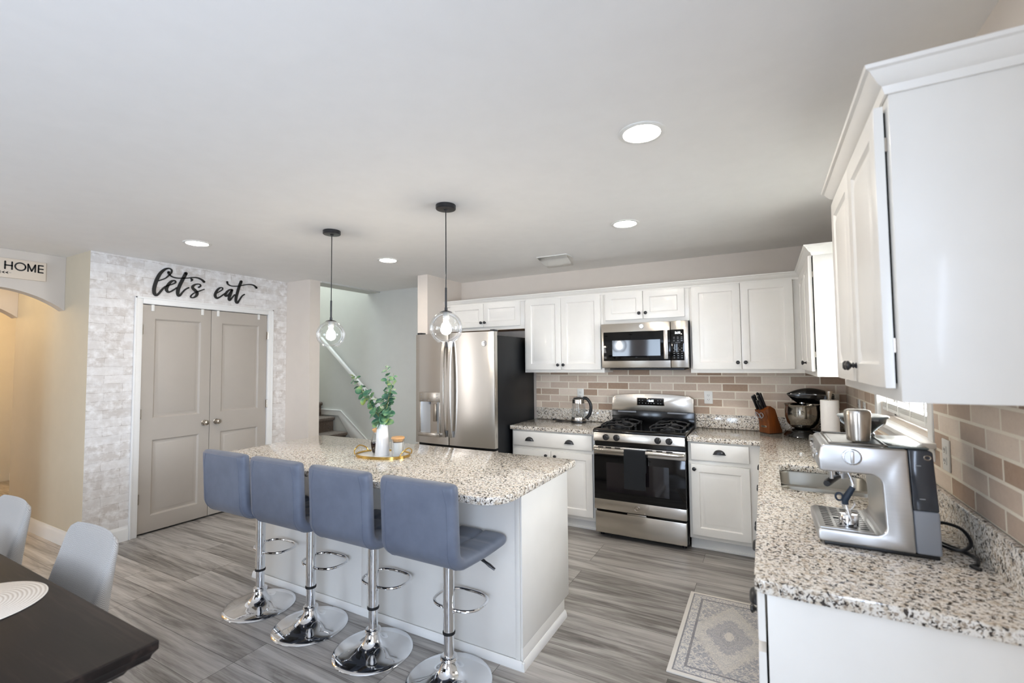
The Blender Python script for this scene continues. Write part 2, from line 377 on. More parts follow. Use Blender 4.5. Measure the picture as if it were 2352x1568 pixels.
def prism(bm, poly, vec, bev=0.0, seg=2, mat=0):
    vs = [bm.verts.new(Vector(p)) for p in poly]; f = bm.faces.new(vs)
    r = bmesh.ops.extrude_face_region(bm, geom=[f]); nv = [g for g in r['geom'] if isinstance(g, bmesh.types.BMVert)]
    bmesh.ops.translate(bm, verts=nv, vec=Vector(vec)); allv = vs+nv
    fs = list({f2 for v in allv for f2 in v.link_faces})
    for f2 in fs: f2.material_index = mat
    bmesh.ops.recalc_face_normals(bm, faces=fs)
    if bev:
        es = list({e for v in allv for e in v.link_edges})
        bmesh.ops.bevel(bm, geom=es, offset=bev, segments=seg, profile=0.5, affect='EDGES')
    return bm
def sphere(bm, c, rx, ry=None, rz=None, u=20, v=12):
    ry = ry or rx; rz = rz or rx
    r = bmesh.ops.create_uvsphere(bm, u_segments=u, v_segments=v, radius=1.0)
    for q in r['verts']: q.co = Vector((c[0]+q.co.x*rx, c[1]+q.co.y*ry, c[2]+q.co.z*rz))
    return bm
def panel_slab(bm, w, h, t, panels, rings, bev=0.003, o=(0, 0, 0)):
    """slab x 0..w, z 0..h, front at y=0 (facing -y), back y=t; panels = [(x0,x1,z0,z1)]"""
    ox, oy, oz = o
    xs = sorted({0, w} | {p[0] for p in panels} | {p[1] for p in panels}); zs = sorted({0, h} | {p[2] for p in panels} | {p[3] for p in panels})
    V = {}
    def vt(x, y, z):
        k = (round(x, 5), round(y, 5), round(z, 5))
        if k not in V: V[k] = bm.verts.new((ox+x, oy+y, oz+z))
        return V[k]
    for i in range(len(xs)-1):
        for j in range(len(zs)-1):
            if any(p[0] <= xs[i]+1e-6 and xs[i+1] <= p[1]+1e-6 and p[2] <= zs[j]+1e-6 and zs[j+1] <= p[3]+1e-6 for p in panels): continue
            bm.faces.new((vt(xs[i], 0, zs[j]), vt(xs[i+1], 0, zs[j]), vt(xs[i+1], 0, zs[j+1]), vt(xs[i], 0, zs[j+1])))
    for (a, b, c, d) in panels:
        L = [[vt(a+i, y, c+i), vt(b-i, y, c+i), vt(b-i, y, d-i), vt(a+i, y, d-i)] for i, y in rings]
        for p, q in zip(L, L[1:]):
            for k in range(4): bm.faces.new((p[k], p[(k+1) % 4], q[(k+1) % 4], q[k]))
        bm.faces.new(L[-1])
    for i in range(len(xs)-1):
        bm.faces.new((vt(xs[i], t, 0), vt(xs[i+1], t, 0), vt(xs[i+1], 0, 0), vt(xs[i], 0, 0)))
        bm.faces.new((vt(xs[i], 0, h), vt(xs[i+1], 0, h), vt(xs[i+1], t, h), vt(xs[i], t, h)))
    for j in range(len(zs)-1):
        bm.faces.new((vt(0, t, zs[j]), vt(0, 0, zs[j]), vt(0, 0, zs[j+1]), vt(0, t, zs[j+1])))
        bm.faces.new((vt(w, 0, zs[j]), vt(w, t, zs[j]), vt(w, t, zs[j+1]), vt(w, 0, zs[j+1])))
    bm.faces.new([vt(x, t, 0) for x in reversed(xs)] + [vt(0, t, z) for z in zs[1:]] + [vt(x, t, h) for x in xs[1:]] + [vt(w, t, z) for z in reversed(zs[1:-1])])
    if bev:
        es = [e for e in bm.edges if all(abs(v.co.y-oy) < 1e-6 for v in e.verts) and (all(abs(v.co.x-ox) < 1e-6 for v in e.verts) or all(abs(v.co.x-ox-w) < 1e-6 for v in e.verts) or all(abs(v.co.z-oz) < 1e-6 for v in e.verts) or all(abs(v.co.z-oz-h) < 1e-6 for v in e.verts))]
        bmesh.ops.bevel(bm, geom=es, offset=bev, segments=2, profile=0.5, affect='EDGES')
    return bm
def shift(bm, v): bmesh.ops.translate(bm, verts=bm.verts, vec=Vector(v)); return bm
def xform(bm, M): bmesh.ops.transform(bm, matrix=M, verts=bm.verts); return bm

def link(name, bm, mats, parent=None, world=False, sharp=35):
    me = bpy.data.meshes.new(name)
    if world and parent is not None: bmesh.ops.translate(bm, verts=bm.verts, vec=-parent_world(parent))
    bmesh.ops.recalc_face_normals(bm, faces=bm.faces)
    bm.to_mesh(me); bm.free()
    for m in (mats if isinstance(mats, (list, tuple)) else [mats]): me.materials.append(m)
    me.polygons.foreach_set('use_smooth', [True]*len(me.polygons)); me.set_sharp_from_angle(angle=R(sharp)); me.update()
    o = bpy.data.objects.new(name, me); COL.objects.link(o)
    if parent is not None: o.parent = parent
    return o
def link_split(name, bm, mats, parent=None, world=False, sharp=35):
    """every loose piece of bm becomes an object of its own"""
    bm.verts.ensure_lookup_table(); seen = set(); out = []
    for v0 in bm.verts:
        if v0 in seen: continue
        st, isl_ = [v0], []
        seen.add(v0)
        while st:
            v = st.pop(); isl_.append(v)
            for e in v.link_edges:
                w = e.other_vert(v)
                if w not in seen: seen.add(w); st.append(w)
        nb = B(); mp_ = {v: nb.verts.new(v.co) for v in isl_}
        for f in {f for v in isl_ for f in v.link_faces}: nb.faces.new([mp_[v] for v in f.verts])
        out.append(link(name, nb, mats, parent, world, sharp))
    bm.free(); return out
def parent_world(p):
    v = Vector(p.location)
    while p.parent is not None: p = p.parent; v += p.location
    return v
def tag(o, label, cat, group=None, kind=None):
    if label: o['label'] = label
    if cat: o['category'] = cat
    if group: o['group'] = group
    if kind: o['kind'] = kind
    return o
def thing(name, label, cat, loc=(0, 0, 0), rz=0.0, group=None):
    o = bpy.data.objects.new(name, None); COL.objects.link(o); o.location = loc; o.rotation_euler = (0, 0, rz); o.empty_display_size = 0.1
    return tag(o, label, cat, group)
def struct(name, bm, mats, label=None, parent=None, sharp=35):
    o = link(name, bm, mats, parent, sharp=sharp)
    if parent is None: tag(o, label, 'structure', kind='structure')
    return o
def dup(root, loc, rz=None, label=None):
    r = root.copy(); COL.objects.link(r); r.location = loc
    if rz is not None: r.rotation_euler = (0, 0, rz)
    if label: r['label'] = label
    for ch in list(root.children):
        c = ch.copy(); COL.objects.link(c); c.parent = r
        for g in list(ch.children):
            d = g.copy(); COL.objects.link(d); d.parent = c
    return r
def text_bm(s, size, ext, off=0.0):
    cu = bpy.data.curves.new('txt', 'FONT'); cu.body = s; cu.size = size; cu.extrude = ext; cu.offset = off; cu.align_x = 'CENTER'; cu.align_y = 'CENTER'
    o = bpy.data.objects.new('txt', cu); COL.objects.link(o); bpy.context.view_layer.update()
    me = bpy.data.meshes.new_from_object(o.evaluated_get(bpy.context.evaluated_depsgraph_get()))
    bm = B(); bm.from_mesh(me); bpy.data.objects.remove(o); bpy.data.curves.remove(cu); bpy.data.meshes.remove(me); return bm
def face_text(s, size, ext, c, facing='-y', off=0.0):
    bm = text_bm(s, size, ext, off); M = Matrix.Rotation(R(90), 4, 'X')
    if facing == '+x': M = Matrix.Rotation(R(90), 4, 'Z') @ M
    elif facing == '-x': M = Matrix.Rotation(R(-90), 4, 'Z') @ M
    return shift(xform(bm, M), c)

# ------------------------------------------------------------------ room shell
XR, YW, XP, ZC, YL = 0.596, 4.635, -4.965, 2.505, 1.69
bm = B(); box(bm, -9.3, 0.75, -5.75, 4.75, -0.1, 0.0); struct('floor', bm, FLOOR, 'grey wood-look plank floor')
bm = B(); box(bm, -9.3, -4.75, -5.75, 3.60, ZC, ZC+0.12); box(bm, -4.75, 0.75, -5.75, 4.75, ZC, ZC+0.12)
struct('ceiling', bm, CEIL, 'plain white painted ceiling')
bm = B(); box(bm, -3.36, 0.75, YW, YW+0.1, 0, ZC); struct('wall_back', bm, WALL, 'greige wall behind the range and cabinets')
WY0, WY1, WZ0, WZ1 = 2.47, 3.42, 1.20, 2.12
bm = B(); box(bm, XR, XR+0.12, -5.65, -2.40, 0, ZC); box(bm, XR, XR+0.12, -0.60, WY0, 0, ZC); box(bm, XR, XR+0.12, -2.40, -0.60, 0, 0.75); box(bm, XR, XR+0.12, -2.40, -0.60, 2.15, ZC); box(bm, XR, XR+0.12, WY1, YW, 0, ZC); box(bm, XR, XR+0.12, WY0, WY1, 0, WZ0); box(bm, XR, XR+0.12, WY0, WY1, WZ1, ZC)
struct('wall_right', bm, WALL, 'greige wall with the window over the sink')
bm = B(); box(bm, -3.36, -3.222, 3.985, YW-0.001, 0, ZC); struct('wall_partition', bm, WALL, 'short wall return beside the refrigerator')
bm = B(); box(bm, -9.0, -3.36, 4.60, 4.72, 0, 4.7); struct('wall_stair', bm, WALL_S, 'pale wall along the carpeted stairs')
PY0, PY1, PZ = 2.065, 3.285, 2.10
bm = B()
for a in ((YL, PY0, 0, ZC), (PY1, 3.52, 0, ZC), (PY0, PY1, PZ, ZC)): box(bm, XP-0.1, XP, a[0], a[1], a[2], a[3])
for f in bm.faces:
    f.normal_update(); f.material_index = 1 if f.normal.x > 0.9 else 0
struct('wall_pantry', bm, [WALL_H, WPAPER], 'whitewashed brick wallpaper wall around the pantry doors')
bm = B(); box(bm, XP-0.1, -4.555, 3.521, 3.66, 0, ZC); box(bm, -9.0, XP-0.1, 3.53, 3.66, 0, 4.7); box(bm, XP-0.1, -4.75, 3.53, 3.66, ZC+.12, 4.7)
struct('wall_hall', bm, WALL, 'plain wall end between the wallpaper and the stairs')
bm = B(); box(bm, XP-0.9, XP-0.8, 1.79, 3.53, 0, ZC); struct('wall_pantry_rear', bm, WALL, 'rear wall inside the pantry')
bm = B(); box(bm, -4.76, -4.53, 3.66, 4.60, 2.487, ZC); struct('trim_1', bm, WALL_S, 'dropped edge of the ceiling at the stairwell')
bm = B(); box(bm, -4.75, -4.70, 3.66, 4.60, ZC+.12, 4.7); box(bm, -9.1, -9.0, 1.6, 4.72, 0, 4.7); struct('wall_stairwell_end', bm, WALL_S, 'upper walls of the stairwell')
bm = B(); box(bm, -9.1, -4.70, 3.53, 4.72, 4.70, 4.80); struct('stairwell_sun_cover', bm, CEIL, 'unseen cover added over the stairwell to keep the sun out')  # added out of view, blocks sun and sky light from the stairwell
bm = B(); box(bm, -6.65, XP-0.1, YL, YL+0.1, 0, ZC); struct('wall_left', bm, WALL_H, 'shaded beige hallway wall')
def arch_wall(name, x0, x1, label, m, y0):
    yc, half, zs, rise = 1.232, 0.458, 2.025, 0.162
    rad = (half*half+rise*rise)/(2*rise); n = 20; pts = []
    for i in range(n+1):
        y = yc+half-2*half*i/n; pts.append((y, zs+rise-rad+math.sqrt(max(rad*rad-(y-yc)**2, 0))))
    poly = [(x0, YL-0.001, ZC-0.001)]+[(x0, min(p[0], YL-0.001), p[1]) for p in pts]+[(x0, yc-half, 0.0), (x0, y0, 0.0), (x0, y0, ZC-0.001)]
    bm = B(); prism(bm, poly, (x1-x0, 0, 0)); return struct(name, bm, m, label)
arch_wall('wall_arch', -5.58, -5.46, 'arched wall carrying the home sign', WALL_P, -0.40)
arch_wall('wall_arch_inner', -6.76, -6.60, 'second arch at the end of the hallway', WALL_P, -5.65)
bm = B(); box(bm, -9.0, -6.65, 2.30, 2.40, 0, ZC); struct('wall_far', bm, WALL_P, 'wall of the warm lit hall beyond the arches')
bm = B(); box(bm, -9.1, -9.0, -5.65, 1.6, 0, ZC); struct('wall_far_end', bm, WALL_P, 'end wall of the hall')
# rear wall with the garden door and dining window openings, left wall with the dining side window
bm = B(); Y0, Y1 = -5.75, -5.65
for x0, x1, z0, z1 in ((-5.46, -4.20, 0, ZC), (-3.50, -3.10, 0, ZC), (-2.20, XR, 0, ZC), (-4.20, -3.50, 0, 0.4), (-4.20, -3.50, 2.25, ZC), (-3.10, -2.20, 2.3, ZC)): box(bm, x0, x1, Y0, Y1, z0, z1)
struct('wall_rear', bm, WALL, 'wall with a glass door behind the viewer')
bm = B()
for x in (-3.10, -2.26): box(bm, x, x+0.06, Y0+0.03, Y1-0.01, 0, 2.3)
box(bm, -3.1, -2.2, Y0+0.03, Y1-0.01, 2.24, 2.3); box(bm, -3.1, -2.2, Y0+0.03, Y1-0.01, 0, 0.10)
struct('window_2', bm, TRIMW, 'white frame of the glass garden door')
bm = B(); box(bm, -5.58, -5.46, -5.65, -1.70, 0, ZC); box(bm, -5.58, -5.46, -1.70, -0.40, 0, 0.75); box(bm, -5.58, -5.46, -1.70, -0.40, 2.15, ZC)
struct('wall_dining', bm, WALL_P, 'wall of the dining area with a window')
bm = B()
for y in (-1.70, -1.08, -0.46): box(bm, -5.56, -5.50, y, y+0.06, 0.75, 2.15)
box(bm, -5.56, -5.50, -1.7, -0.4, 2.09, 2.15); box(bm, -5.56, -5.50, -1.7, -0.4, 0.75, 0.81)
struct('window_5', bm, TRIMW, 'white frame of the dining side window')
bm = B()
for y in (-2.40, -1.53, -0.66): box(bm, XR+0.05, XR+0.10, y, y+0.06, 0.75, 2.15)
box(bm, XR+0.05, XR+0.10, -2.4, -0.60, 2.09, 2.15); box(bm, XR+0.05, XR+0.10, -2.4, -0.60, 0.75, 0.81)
struct('window_4', bm, TRIMW, 'white frame of the side window')
bm = B()
for x in (-4.20, -3.56): box(bm, x, x+0.06, Y0+0.03, Y1-0.01, 0.4, 2.25)
box(bm, -4.2, -3.5, Y0+0.03, Y1-0.01, 2.19, 2.25); box(bm, -4.2, -3.5, Y0+0.03, Y1-0.01, 0.4, 0.46); box(bm, -4.2, -3.5, Y0+0.03, Y1-0.01, 1.3, 1.35)
struct('window_3', bm, TRIMW, 'white frame of the dining window')
# baseboards
def baseboard(name, p, q, nrm, label, h=0.125, t=0.014):
    p, q, n = Vector((*p, 0)), Vector((*q, 0)), Vector((*nrm, 0))
    prof = [(0, 0), (t, 0), (t, h-0.03), (t*0.75, h-0.018), (t*0.55, h-0.012), (t*0.4, h), (0, h)]
    bm = B(); prism(bm, [p+n*a+Vector((0, 0, b)) for a, b in prof], q-p); return struct(name, bm, TRIMW, label)
baseboard('baseboard_left', (-6.6, YL-0.001), (XP+0.014, YL-0.001), (0, -1), 'white baseboard of the hallway wall')
baseboard('baseboard_pantry', (XP+0.001, YL-0.012), (XP+0.001, 2.005), (1, 0), 'white baseboard left of the pantry doors')
baseboard('baseboard_far', (-9.0, 2.299), (-6.65, 2.299), (0, -1), 'baseboard in the far hall')
baseboard('baseboard_hall', (XP+0.02, 3.52), (-4.545, 3.52), (0, -1), 'baseboard at the plain wall end')
# pantry door casing and doors
bm = B(); cw, ct = 0.058, 0.018
def casing_piece(bm, y0, y1, z0, z1): 
    box(bm, XP+0.0005, XP+ct, y0, y1, z0, z1, 0.004)
casing_piece(bm, PY0-cw, PY0+0.003, 0, PZ+cw); casing_piece(bm, PY1-0.003, PY1+cw, 0, PZ+cw); casing_piece(bm, PY0+0.003, PY1-0.003, PZ-0.003, PZ+cw)
for a in ((PY0-cw, PY0-cw+0.016, 0, PZ+cw), (PY1+cw-0.016, PY1+cw, 0, PZ+cw), (PY0-cw, PY1+cw, PZ+cw-0.016, PZ+cw)): box(bm, XP+ct-0.002, XP+ct+0.006, *a, 0.003)
box(bm, XP-0.09, XP+0.004, PY0-0.001, PY0+0.004, 0, PZ); box(bm, XP-0.09, XP+0.004, PY1-0.004, PY1+0.001, 0, PZ); box(bm, XP-0.09, XP+0.004, PY0, PY1, PZ-0.004, PZ+0.001)
struct('trim_2', bm, TRIMW, 'white casing around the pantry doors')
DR = [(0, 0), (0.005, 0.004), (0.014, 0.013), (0.022, 0.014), (0.044, 0.005), (0.048, 0.004)]
def pantry_door(name, y0, y1, pans, knob_y, hinge_y, label):
    w = y1-y0; bm = B(); panel_slab(bm, w, 2.072, 0.035, [(a-y0, b-y0, c-0.018, d-0.018) for a, b, c, d in pans], DR, 0.002)
    xform(bm, Matrix.Rotation(R(90), 4, 'Z')); shift(bm, (XP-0.004, y0, 0.018))
    o = struct(name, bm, DOORP, label)
    k = B(); lathe(k, [(0, 0), (0.026, 0), (0.027, 0.004), (0.012, 0.008), (0.011, 0.022), (0.022, 0.032), (0.026, 0.044), (0.022, 0.056), (0.010, 0.061), (0, 0.062)], 24, (XP-0.004, knob_y, 0.953), ROT['x'])
    link('door_knob', k, NICKEL, o)
    for z in (1.86, 1.09, 0.33):
        h = B(); cyl(h, (XP+0.012, hinge_y, 0), 0.006, z-0.045, z+0.045, 10); box(h, XP-0.003, XP+0.006, hinge_y-0.010, hinge_y+0.010, z-0.044, z+0.044)
        for q in (-0.03, 0, 0.03): cyl(h, (XP+0.012, hinge_y, 0), 0.007, z+q-0.002, z+q+0.002, 10)
        link('hinge', h, NICKEL, o)
    return o
pantry_door('door_1', 2.073, 2.670, [(2.174, 2.575, 0.16, 0.846), (2.174, 2.575, 1.045, 1.965)], 2.622, 2.070, 'left greige two panel pantry door with nickel knob')
pantry_door('door_2', 2.675, 3.277, [(2.782, 3.182, 0.16, 0.846), (2.782, 3.182, 1.045, 1.965)], 2.738, 3.281, 'right greige two panel pantry door with nickel knob')
for i, (y, lb) in enumerate(((2.152, 'white over-door hook nearest the left hinges of the pantry doors'), (2.584, 'white over-door hook near the meeting edge of the left pantry door'), (2.737, 'white over-door hook near the meeting edge of the right pantry door'), (3.176, 'white over-door hook nearest the right hinges of the pantry doors'))):
    bm = B(); box(bm, XP-0.003, XP+0.004, y-0.012, y+0.012, 2.035, 2.094, 0.001); box(bm, XP-0.038, XP+0.004, y-0.012, y+0.012, 2.0915, 2.094)
    o = link('door_hook', bm, WHITEPL); tag(o, lb, 'hook', 'white hooks over the pantry doors')
# script wall words
STROKES = {'L1':[(2.186,2.322),(2.213,2.337),(2.245,2.357),(2.272,2.388),(2.292,2.418),(2.294,2.443),(2.276,2.454),(2.25,2.448),(2.223,2.425),(2.196,2.387),(2.175,2.336),(2.16,2.281),(2.153,2.234),(2.157,2.2),(2.172,2.185),(2.191,2.202),(2.216,2.24),(2.238,2.269),(2.256,2.285)],
'C1':[(2.269,2.419),(2.268,2.409),(2.279,2.392),(2.306,2.377),(2.344,2.373),(2.383,2.378),(2.432,2.387),(2.482,2.401),(2.528,2.403),(2.565,2.391),(2.587,2.373)],
'e1':[(2.256,2.285),(2.293,2.302),(2.324,2.321),(2.331,2.336),(2.318,2.345),(2.295,2.334),(2.272,2.303),(2.256,2.266),(2.257,2.242),(2.27,2.228),(2.292,2.236),(2.318,2.257),(2.341,2.278)],
't1':[(2.419,2.432),(2.4,2.387),(2.376,2.329),(2.358,2.278),(2.351,2.233),(2.358,2.205),(2.374,2.212),(2.391,2.239),(2.417,2.272),(2.446,2.293)],
'ap':[(2.468,2.384),(2.475,2.378),(2.473,2.368),(2.465,2.361)],
's1':[(2.539,2.311),(2.555,2.325),(2.551,2.34),(2.529,2.342),(2.501,2.331),(2.483,2.309),(2.487,2.29),(2.508,2.273),(2.525,2.25),(2.517,2.222),(2.494,2.202),(2.471,2.2),(2.468,2.215),(2.488,2.24),(2.516,2.259),(2.546,2.274),(2.59,2.298)],
'e2':[(2.713,2.275),(2.743,2.296),(2.768,2.317),(2.771,2.334),(2.753,2.338),(2.726,2.318),(2.704,2.279),(2.698,2.244),(2.715,2.223),(2.741,2.235),(2.774,2.262),(2.797,2.282)],
'a1':[(2.87,2.329),(2.845,2.328),(2.816,2.3),(2.8,2.267),(2.81,2.255),(2.831,2.273),(2.854,2.308),(2.87,2.331),(2.854,2.281),(2.838,2.234),(2.847,2.216),(2.87,2.244),(2.896,2.28)],
't2':[(2.965,2.433),(2.947,2.383),(2.928,2.314),(2.913,2.249),(2.913,2.21),(2.928,2.197),(2.95,2.23),(2.977,2.275),(3.002,2.297)],
'C2':[(2.817,2.407),(2.823,2.386),(2.853,2.371),(2.9,2.372),(2.947,2.383),(3.008,2.403),(3.064,2.415),(3.108,2.411),(3.137,2.389)]}
# half widths at the listed fractions of each stroke (thin upstrokes, heavy downstrokes)
WID = {'L1':[.0045,.0045,.0045,.006,.007,.006,.005,.008,.011,.013,.014,.014,.014,.013,.010,.008,.008,.007,.006], 'C1':[.009,.008,.006,.005,.005,.005,.005,.005,.006,.008,.011],
'e1':[.005,.005,.006,.006,.006,.009,.012,.013,.012,.009,.006,.006,.006], 't1':[.014,.014,.014,.014,.014,.011,.008,.006,.006,.006], 'ap':[.007,.008,.006,.003],
's1':[.007,.006,.005,.005,.008,.011,.012,.013,.013,.010,.006,.005,.005,.005,.005,.005,.004], 'e2':[.005,.005,.005,.005,.005,.009,.011,.012,.010,.006,.006,.006],
'a1':[.006,.007,.010,.011,.008,.005,.005,.010,.012,.012,.009,.006,.006], 't2':[.013,.013,.013,.013,.012,.010,.007,.006,.006], 'C2':[.008,.006,.005,.005,.005,.005,.005,.007,.011]}
def ribbon(bm, pts, wid, x0, x1):
    P = catmull([(0, p[0], p[1]) for p in pts], 6); n = len(P); W = []
    for i in range(n):
        f = i/6.0; a = min(int(f), len(wid)-1); b = min(a+1, len(wid)-1); W.append(wid[a]+(wid[b]-wid[a])*(f-a))
    Lf, Rt = [], []
    for i in range(n):
        t = (P[min(i+1, n-1)]-P[max(i-1, 0)]).normalized(); nn = Vector((0, -t.z, t.y)); Lf.append(P[i]+nn*W[i]); Rt.append(P[i]-nn*W[i])
    def cv(p, x): return bm.verts.new((x, p.y, p.z))
    A = [[cv(l, x0), cv(r, x0), cv(r, x1), cv(l, x1)] for l, r in zip(Lf, Rt)]
    for a, b in zip(A, A[1:]):
        for k in range(4): bm.faces.new((a[k], a[(k+1) % 4], b[(k+1) % 4], b[k]))
    bm.faces.new(A[0]); bm.faces.new(A[-1][::-1])
    for p, w in ((P[0], W[0]), (P[-1], W[-1])):
        lathe(bm, [(0, x0), (w, x0), (w, x1), (0, x1)], 14, (0, p.y, p.z), Matrix(((0, 0, 1), (1, 0, 0), (0, 1, 0))))
for nm, ks, lb in (('word_sign', ('L1', 'C1', 'e1', 't1', 'ap', 's1'), "black script word \"let's\" on the wallpaper above the pantry doors"), ('word_sign', ('e2', 'a1', 't2', 'C2'), 'black script word "eat" on the wallpaper above the pantry doors')):
    bm = B()
    for k in ks: ribbon(bm, STROKES[k], WID[k], XP+0.003, XP+0.014)
    tag(link(nm, bm, LETTER, sharp=30), lb, 'wall sign')
# home sign on the arch
t = thing('home_sign', 'pale board sign reading HOME on the arch', 'wall sign', (-5.46, 1.2, 2.34))
bm = B(); box(bm, -5.459, -5.441, 0.75, 1.556, 2.264, 2.424, 0.003); link('board', bm, BARKW, t, True)
bm = B(); LZ0, LZ1, lw = 2.336, 2.396, 0.0052
def stroke(p, q, w=lw): ribbon(bm, [p, ((p[0]+q[0])/2, (p[1]+q[1])/2), q], [w, w, w], -5.4408, -5.4398)
stroke((1.308, LZ0), (1.308, LZ1)); stroke((1.348, LZ0), (1.348, LZ1)); stroke((1.308, 2.366), (1.348, 2.366))
ribbon(bm, [(1.397+0.031*math.cos(a_), 2.366+0.031*math.sin(a_)) for a_ in [2*PI*i/18 for i in range(19)]], [lw]*19, -5.4408, -5.4398)
stroke((1.443, LZ0), (1.443, LZ1)); stroke((1.443, LZ1), (1.465, LZ0+0.004)); stroke((1.465, LZ0+0.004), (1.487, LZ1)); stroke((1.487, LZ0), (1.487, LZ1))
stroke((1.507, LZ0), (1.507, LZ1))
for zz in (LZ0, 2.366, LZ1): stroke((1.507, zz), (1.535, zz))
link('lettering', bm, LETTER, t, True)
bm = B()
for i in range(5):
    y = 1.312-i*0.021
    tube(bm, [(-5.4405, y, 2.305), (-5.4405, y+0.009, 2.308), (-5.4405, y+0.016, 2.316)], [0.0012, 0.003, 0.0008], 6); tube(bm, [(-5.4405, y, 2.305), (-5.4405, y+0.009, 2.302), (-5.4405, y+0.016, 2.294)], [0.0012, 0.003, 0.0008], 6)
tube(bm, [(-5.4405, 1.345, 2.306), (-5.4405, 1.22, 2.304)], 0.001, 6); link('sprig', bm, LETTER, t, True)

# ------------------------------------------------------------------ stairs
ST = thing('staircase', 'brown carpeted stairs rising behind the plain wall end', 'stairs', (-5.3, 4.1, 0))
for k in range(1, 6):
    nx = -4.60-0.255*(k-1)
    if k > 4: nx_end = -8.9
    else: nx_end = nx-0.255
    z = 0.197*k; bm = B(); pts = []
    prof = [(nx_end-0.02, 0.0), (nx-0.03, 0.0), (nx-0.03, z-0.055), (nx-0.008, z-0.05), (nx+0.005, z-0.032), (nx, z-0.010), (nx-0.02, z), (nx_end-0.02, z)]
    prism(bm, [(a, 3.67, b) for a, b in prof], (0, 0.905, 0)); link('step', bm, CARPET, ST, True)
def sloped(name, pts, y0, y1, m, label):
    bm = B(); prism(bm, [(x, y0, z) for x, z in pts], (0, y1-y0, 0), 0.003); return struct(name, bm, m, label)
sloped('trim_3', [(-8.5, 0.80), (-8.5, 0.875), (-5.255, 0.875), (-4.40, 0.255), (-4.40, 0.02), (-4.62, 0.02), (-5.30, 0.80)], 4.580, 4.599, TRIMW, 'white skirt board along the stair wall')
sloped('trim_4', [(-8.5, 0.865), (-8.5, 0.885), (-5.25, 0.885), (-4.39, 0.262), (-4.40, 0.245), (-5.257, 0.865)], 4.572, 4.582, TRIMW, 'cap of the stair skirt board')
HR = thing('handrail', 'white wall handrail sloping down along the stair wall', 'handrail', (-5.0, 4.55, 1.4))
bm = B(); d = Vector((-4.40+5.60, 0, 0.92-1.91)).normalized(); a = Vector((-5.62, 4.535, 1.91)); b = Vector((-4.42, 4.535, 0.925)); nz = Vector((d.z*-1, 0, d.x)); 
prism(bm, [a+nz*0.022+Vector((0, -0.02, 0)), a+nz*0.022+Vector((0, 0.02, 0)), a-nz*0.022+Vector((0, 0.02, 0)), a-nz*0.022+Vector((0, -0.02, 0))], b-a, 0.008); link('rail', bm, TRIMW, HR, True)
for x in (-5.28, -4.7):
    z = 1.91+(x+5.62)*(-0.985/1.2); bm = B(); tube(bm, [(x, 4.535, z-0.02), (x, 4.56, z-0.06), (x, 4.597, z-0.07)], 0.006, 8); link('bracket', bm, NICKEL, HR, True)

# ------------------------------------------------------------------ backsplash
bm = B(); box(bm, -2.215, XR-0.001, YW-0.014, YW-0.0005, 1.035, 1.46); tag(link('brick_backsplash', bm, BRICK_B), 'tan brick backsplash behind the range', 'backsplash')
bm = B(); box(bm, XR-0.014, XR-0.0005, 1.30, 2.405, 1.035, 1.46); box(bm, XR-0.014, XR-0.0005, 3.485, YW-0.015, 1.035, 1.46); box(bm, XR-0.014, XR-0.0005, 2.405, 3.485, 1.035, 1.125)
tag(link('brick_backsplash', bm, BRICK_R), 'tan brick backsplash on the window wall', 'backsplash')

# ------------------------------------------------------------------ window over the sink
bm = B()
cw = 0.062
box(bm, XR-0.020, XR+0.0, WY0-cw, WY0, WZ0-0.005, WZ1+cw, 0.004); box(bm, XR-0.020, XR+0.0, WY1, WY1+cw, WZ0-0.005, WZ1+cw, 0.004); box(bm, XR-0.020, XR, WY0-cw, WY1+cw, WZ1, WZ1+cw, 0.004)
w1 = struct('window_1', bm, TRIMW, 'white cased window over the sink')
bm = B(); box(bm, XR-0.060, XR+0.055, WY0-cw-0.02, WY1+cw+0.02, 1.172, 1.195, 0.006); link('window_sill', bm, TRIMW, w1)
bm = B(); box(bm, XR-0.018, XR-0.0005, WY0-cw, WY1+cw, 1.118, 1.171, 0.004); link('apron', bm, TRIMW, w1)
bm = B()
for a in ((WY0, WY0+0.04, 1.2, WZ1), (WY1-0.04, WY1, 1.2, WZ1), (WY0, WY1, 1.2, 1.245), (WY0, WY1, WZ1-0.04, WZ1), (WY0, WY1, 1.64, 1.68)): box(bm, XR+0.06, XR+0.10, *a, 0.003)
link('sash', bm, TRIMW, w1)
bm = B(); box(bm, XR+0.078, XR+0.082, WY0+0.04, WY1-0.04, 1.245, WZ1-0.04); link('pane', bm, PANE, w1)
bl = thing('window_blind', 'white slatted blind hanging in the sink window', 'blind', (XR+0.03, 2.945, 1.3))
bm = B(); box(bm, XR+0.005, XR+0.055, WY0+0.008, WY1-0.008, 1.236, 1.254, 0.003); link('bottom_rail', bm, WHITEPL, bl, True)
bm = B()
for i in range(6): 
    z = 1.256+i*0.0045; box(bm, XR+0.005, XR+0.055, WY0+0.008, WY1-0.008, z, z+0.003, 0.001)
for i in range(17):
    z = 1.315+i*0.045; prism(bm, [(XR+0.006, WY0+0.01, z-0.004), (XR+0.054, WY0+0.01, z+0.004), (XR+0.054, WY0+0.01, z+0.007), (XR+0.006, WY0+0.01, z-0.001)], (0, WY1-WY0-0.02, 0))
link('slats', bm, WHITEPL, bl, True)
bm = B()
for y in (2.60, 2.83, 3.06, 3.29): box(bm, XR+0.003, XR+0.005, y-0.008, y+0.008, 1.236, 2.09); box(bm, XR+0.002, XR+0.008, y-0.006, y+0.006, 1.254, 1.266)
link_split('ladder_tape', bm, WHITEPL, bl, True)
bm = B(); box(bm, XR+0.002, XR+0.058, WY0+0.006, WY1-0.006, 2.07, 2.118, 0.004); link('headrail', bm, WHITEPL, bl, True)

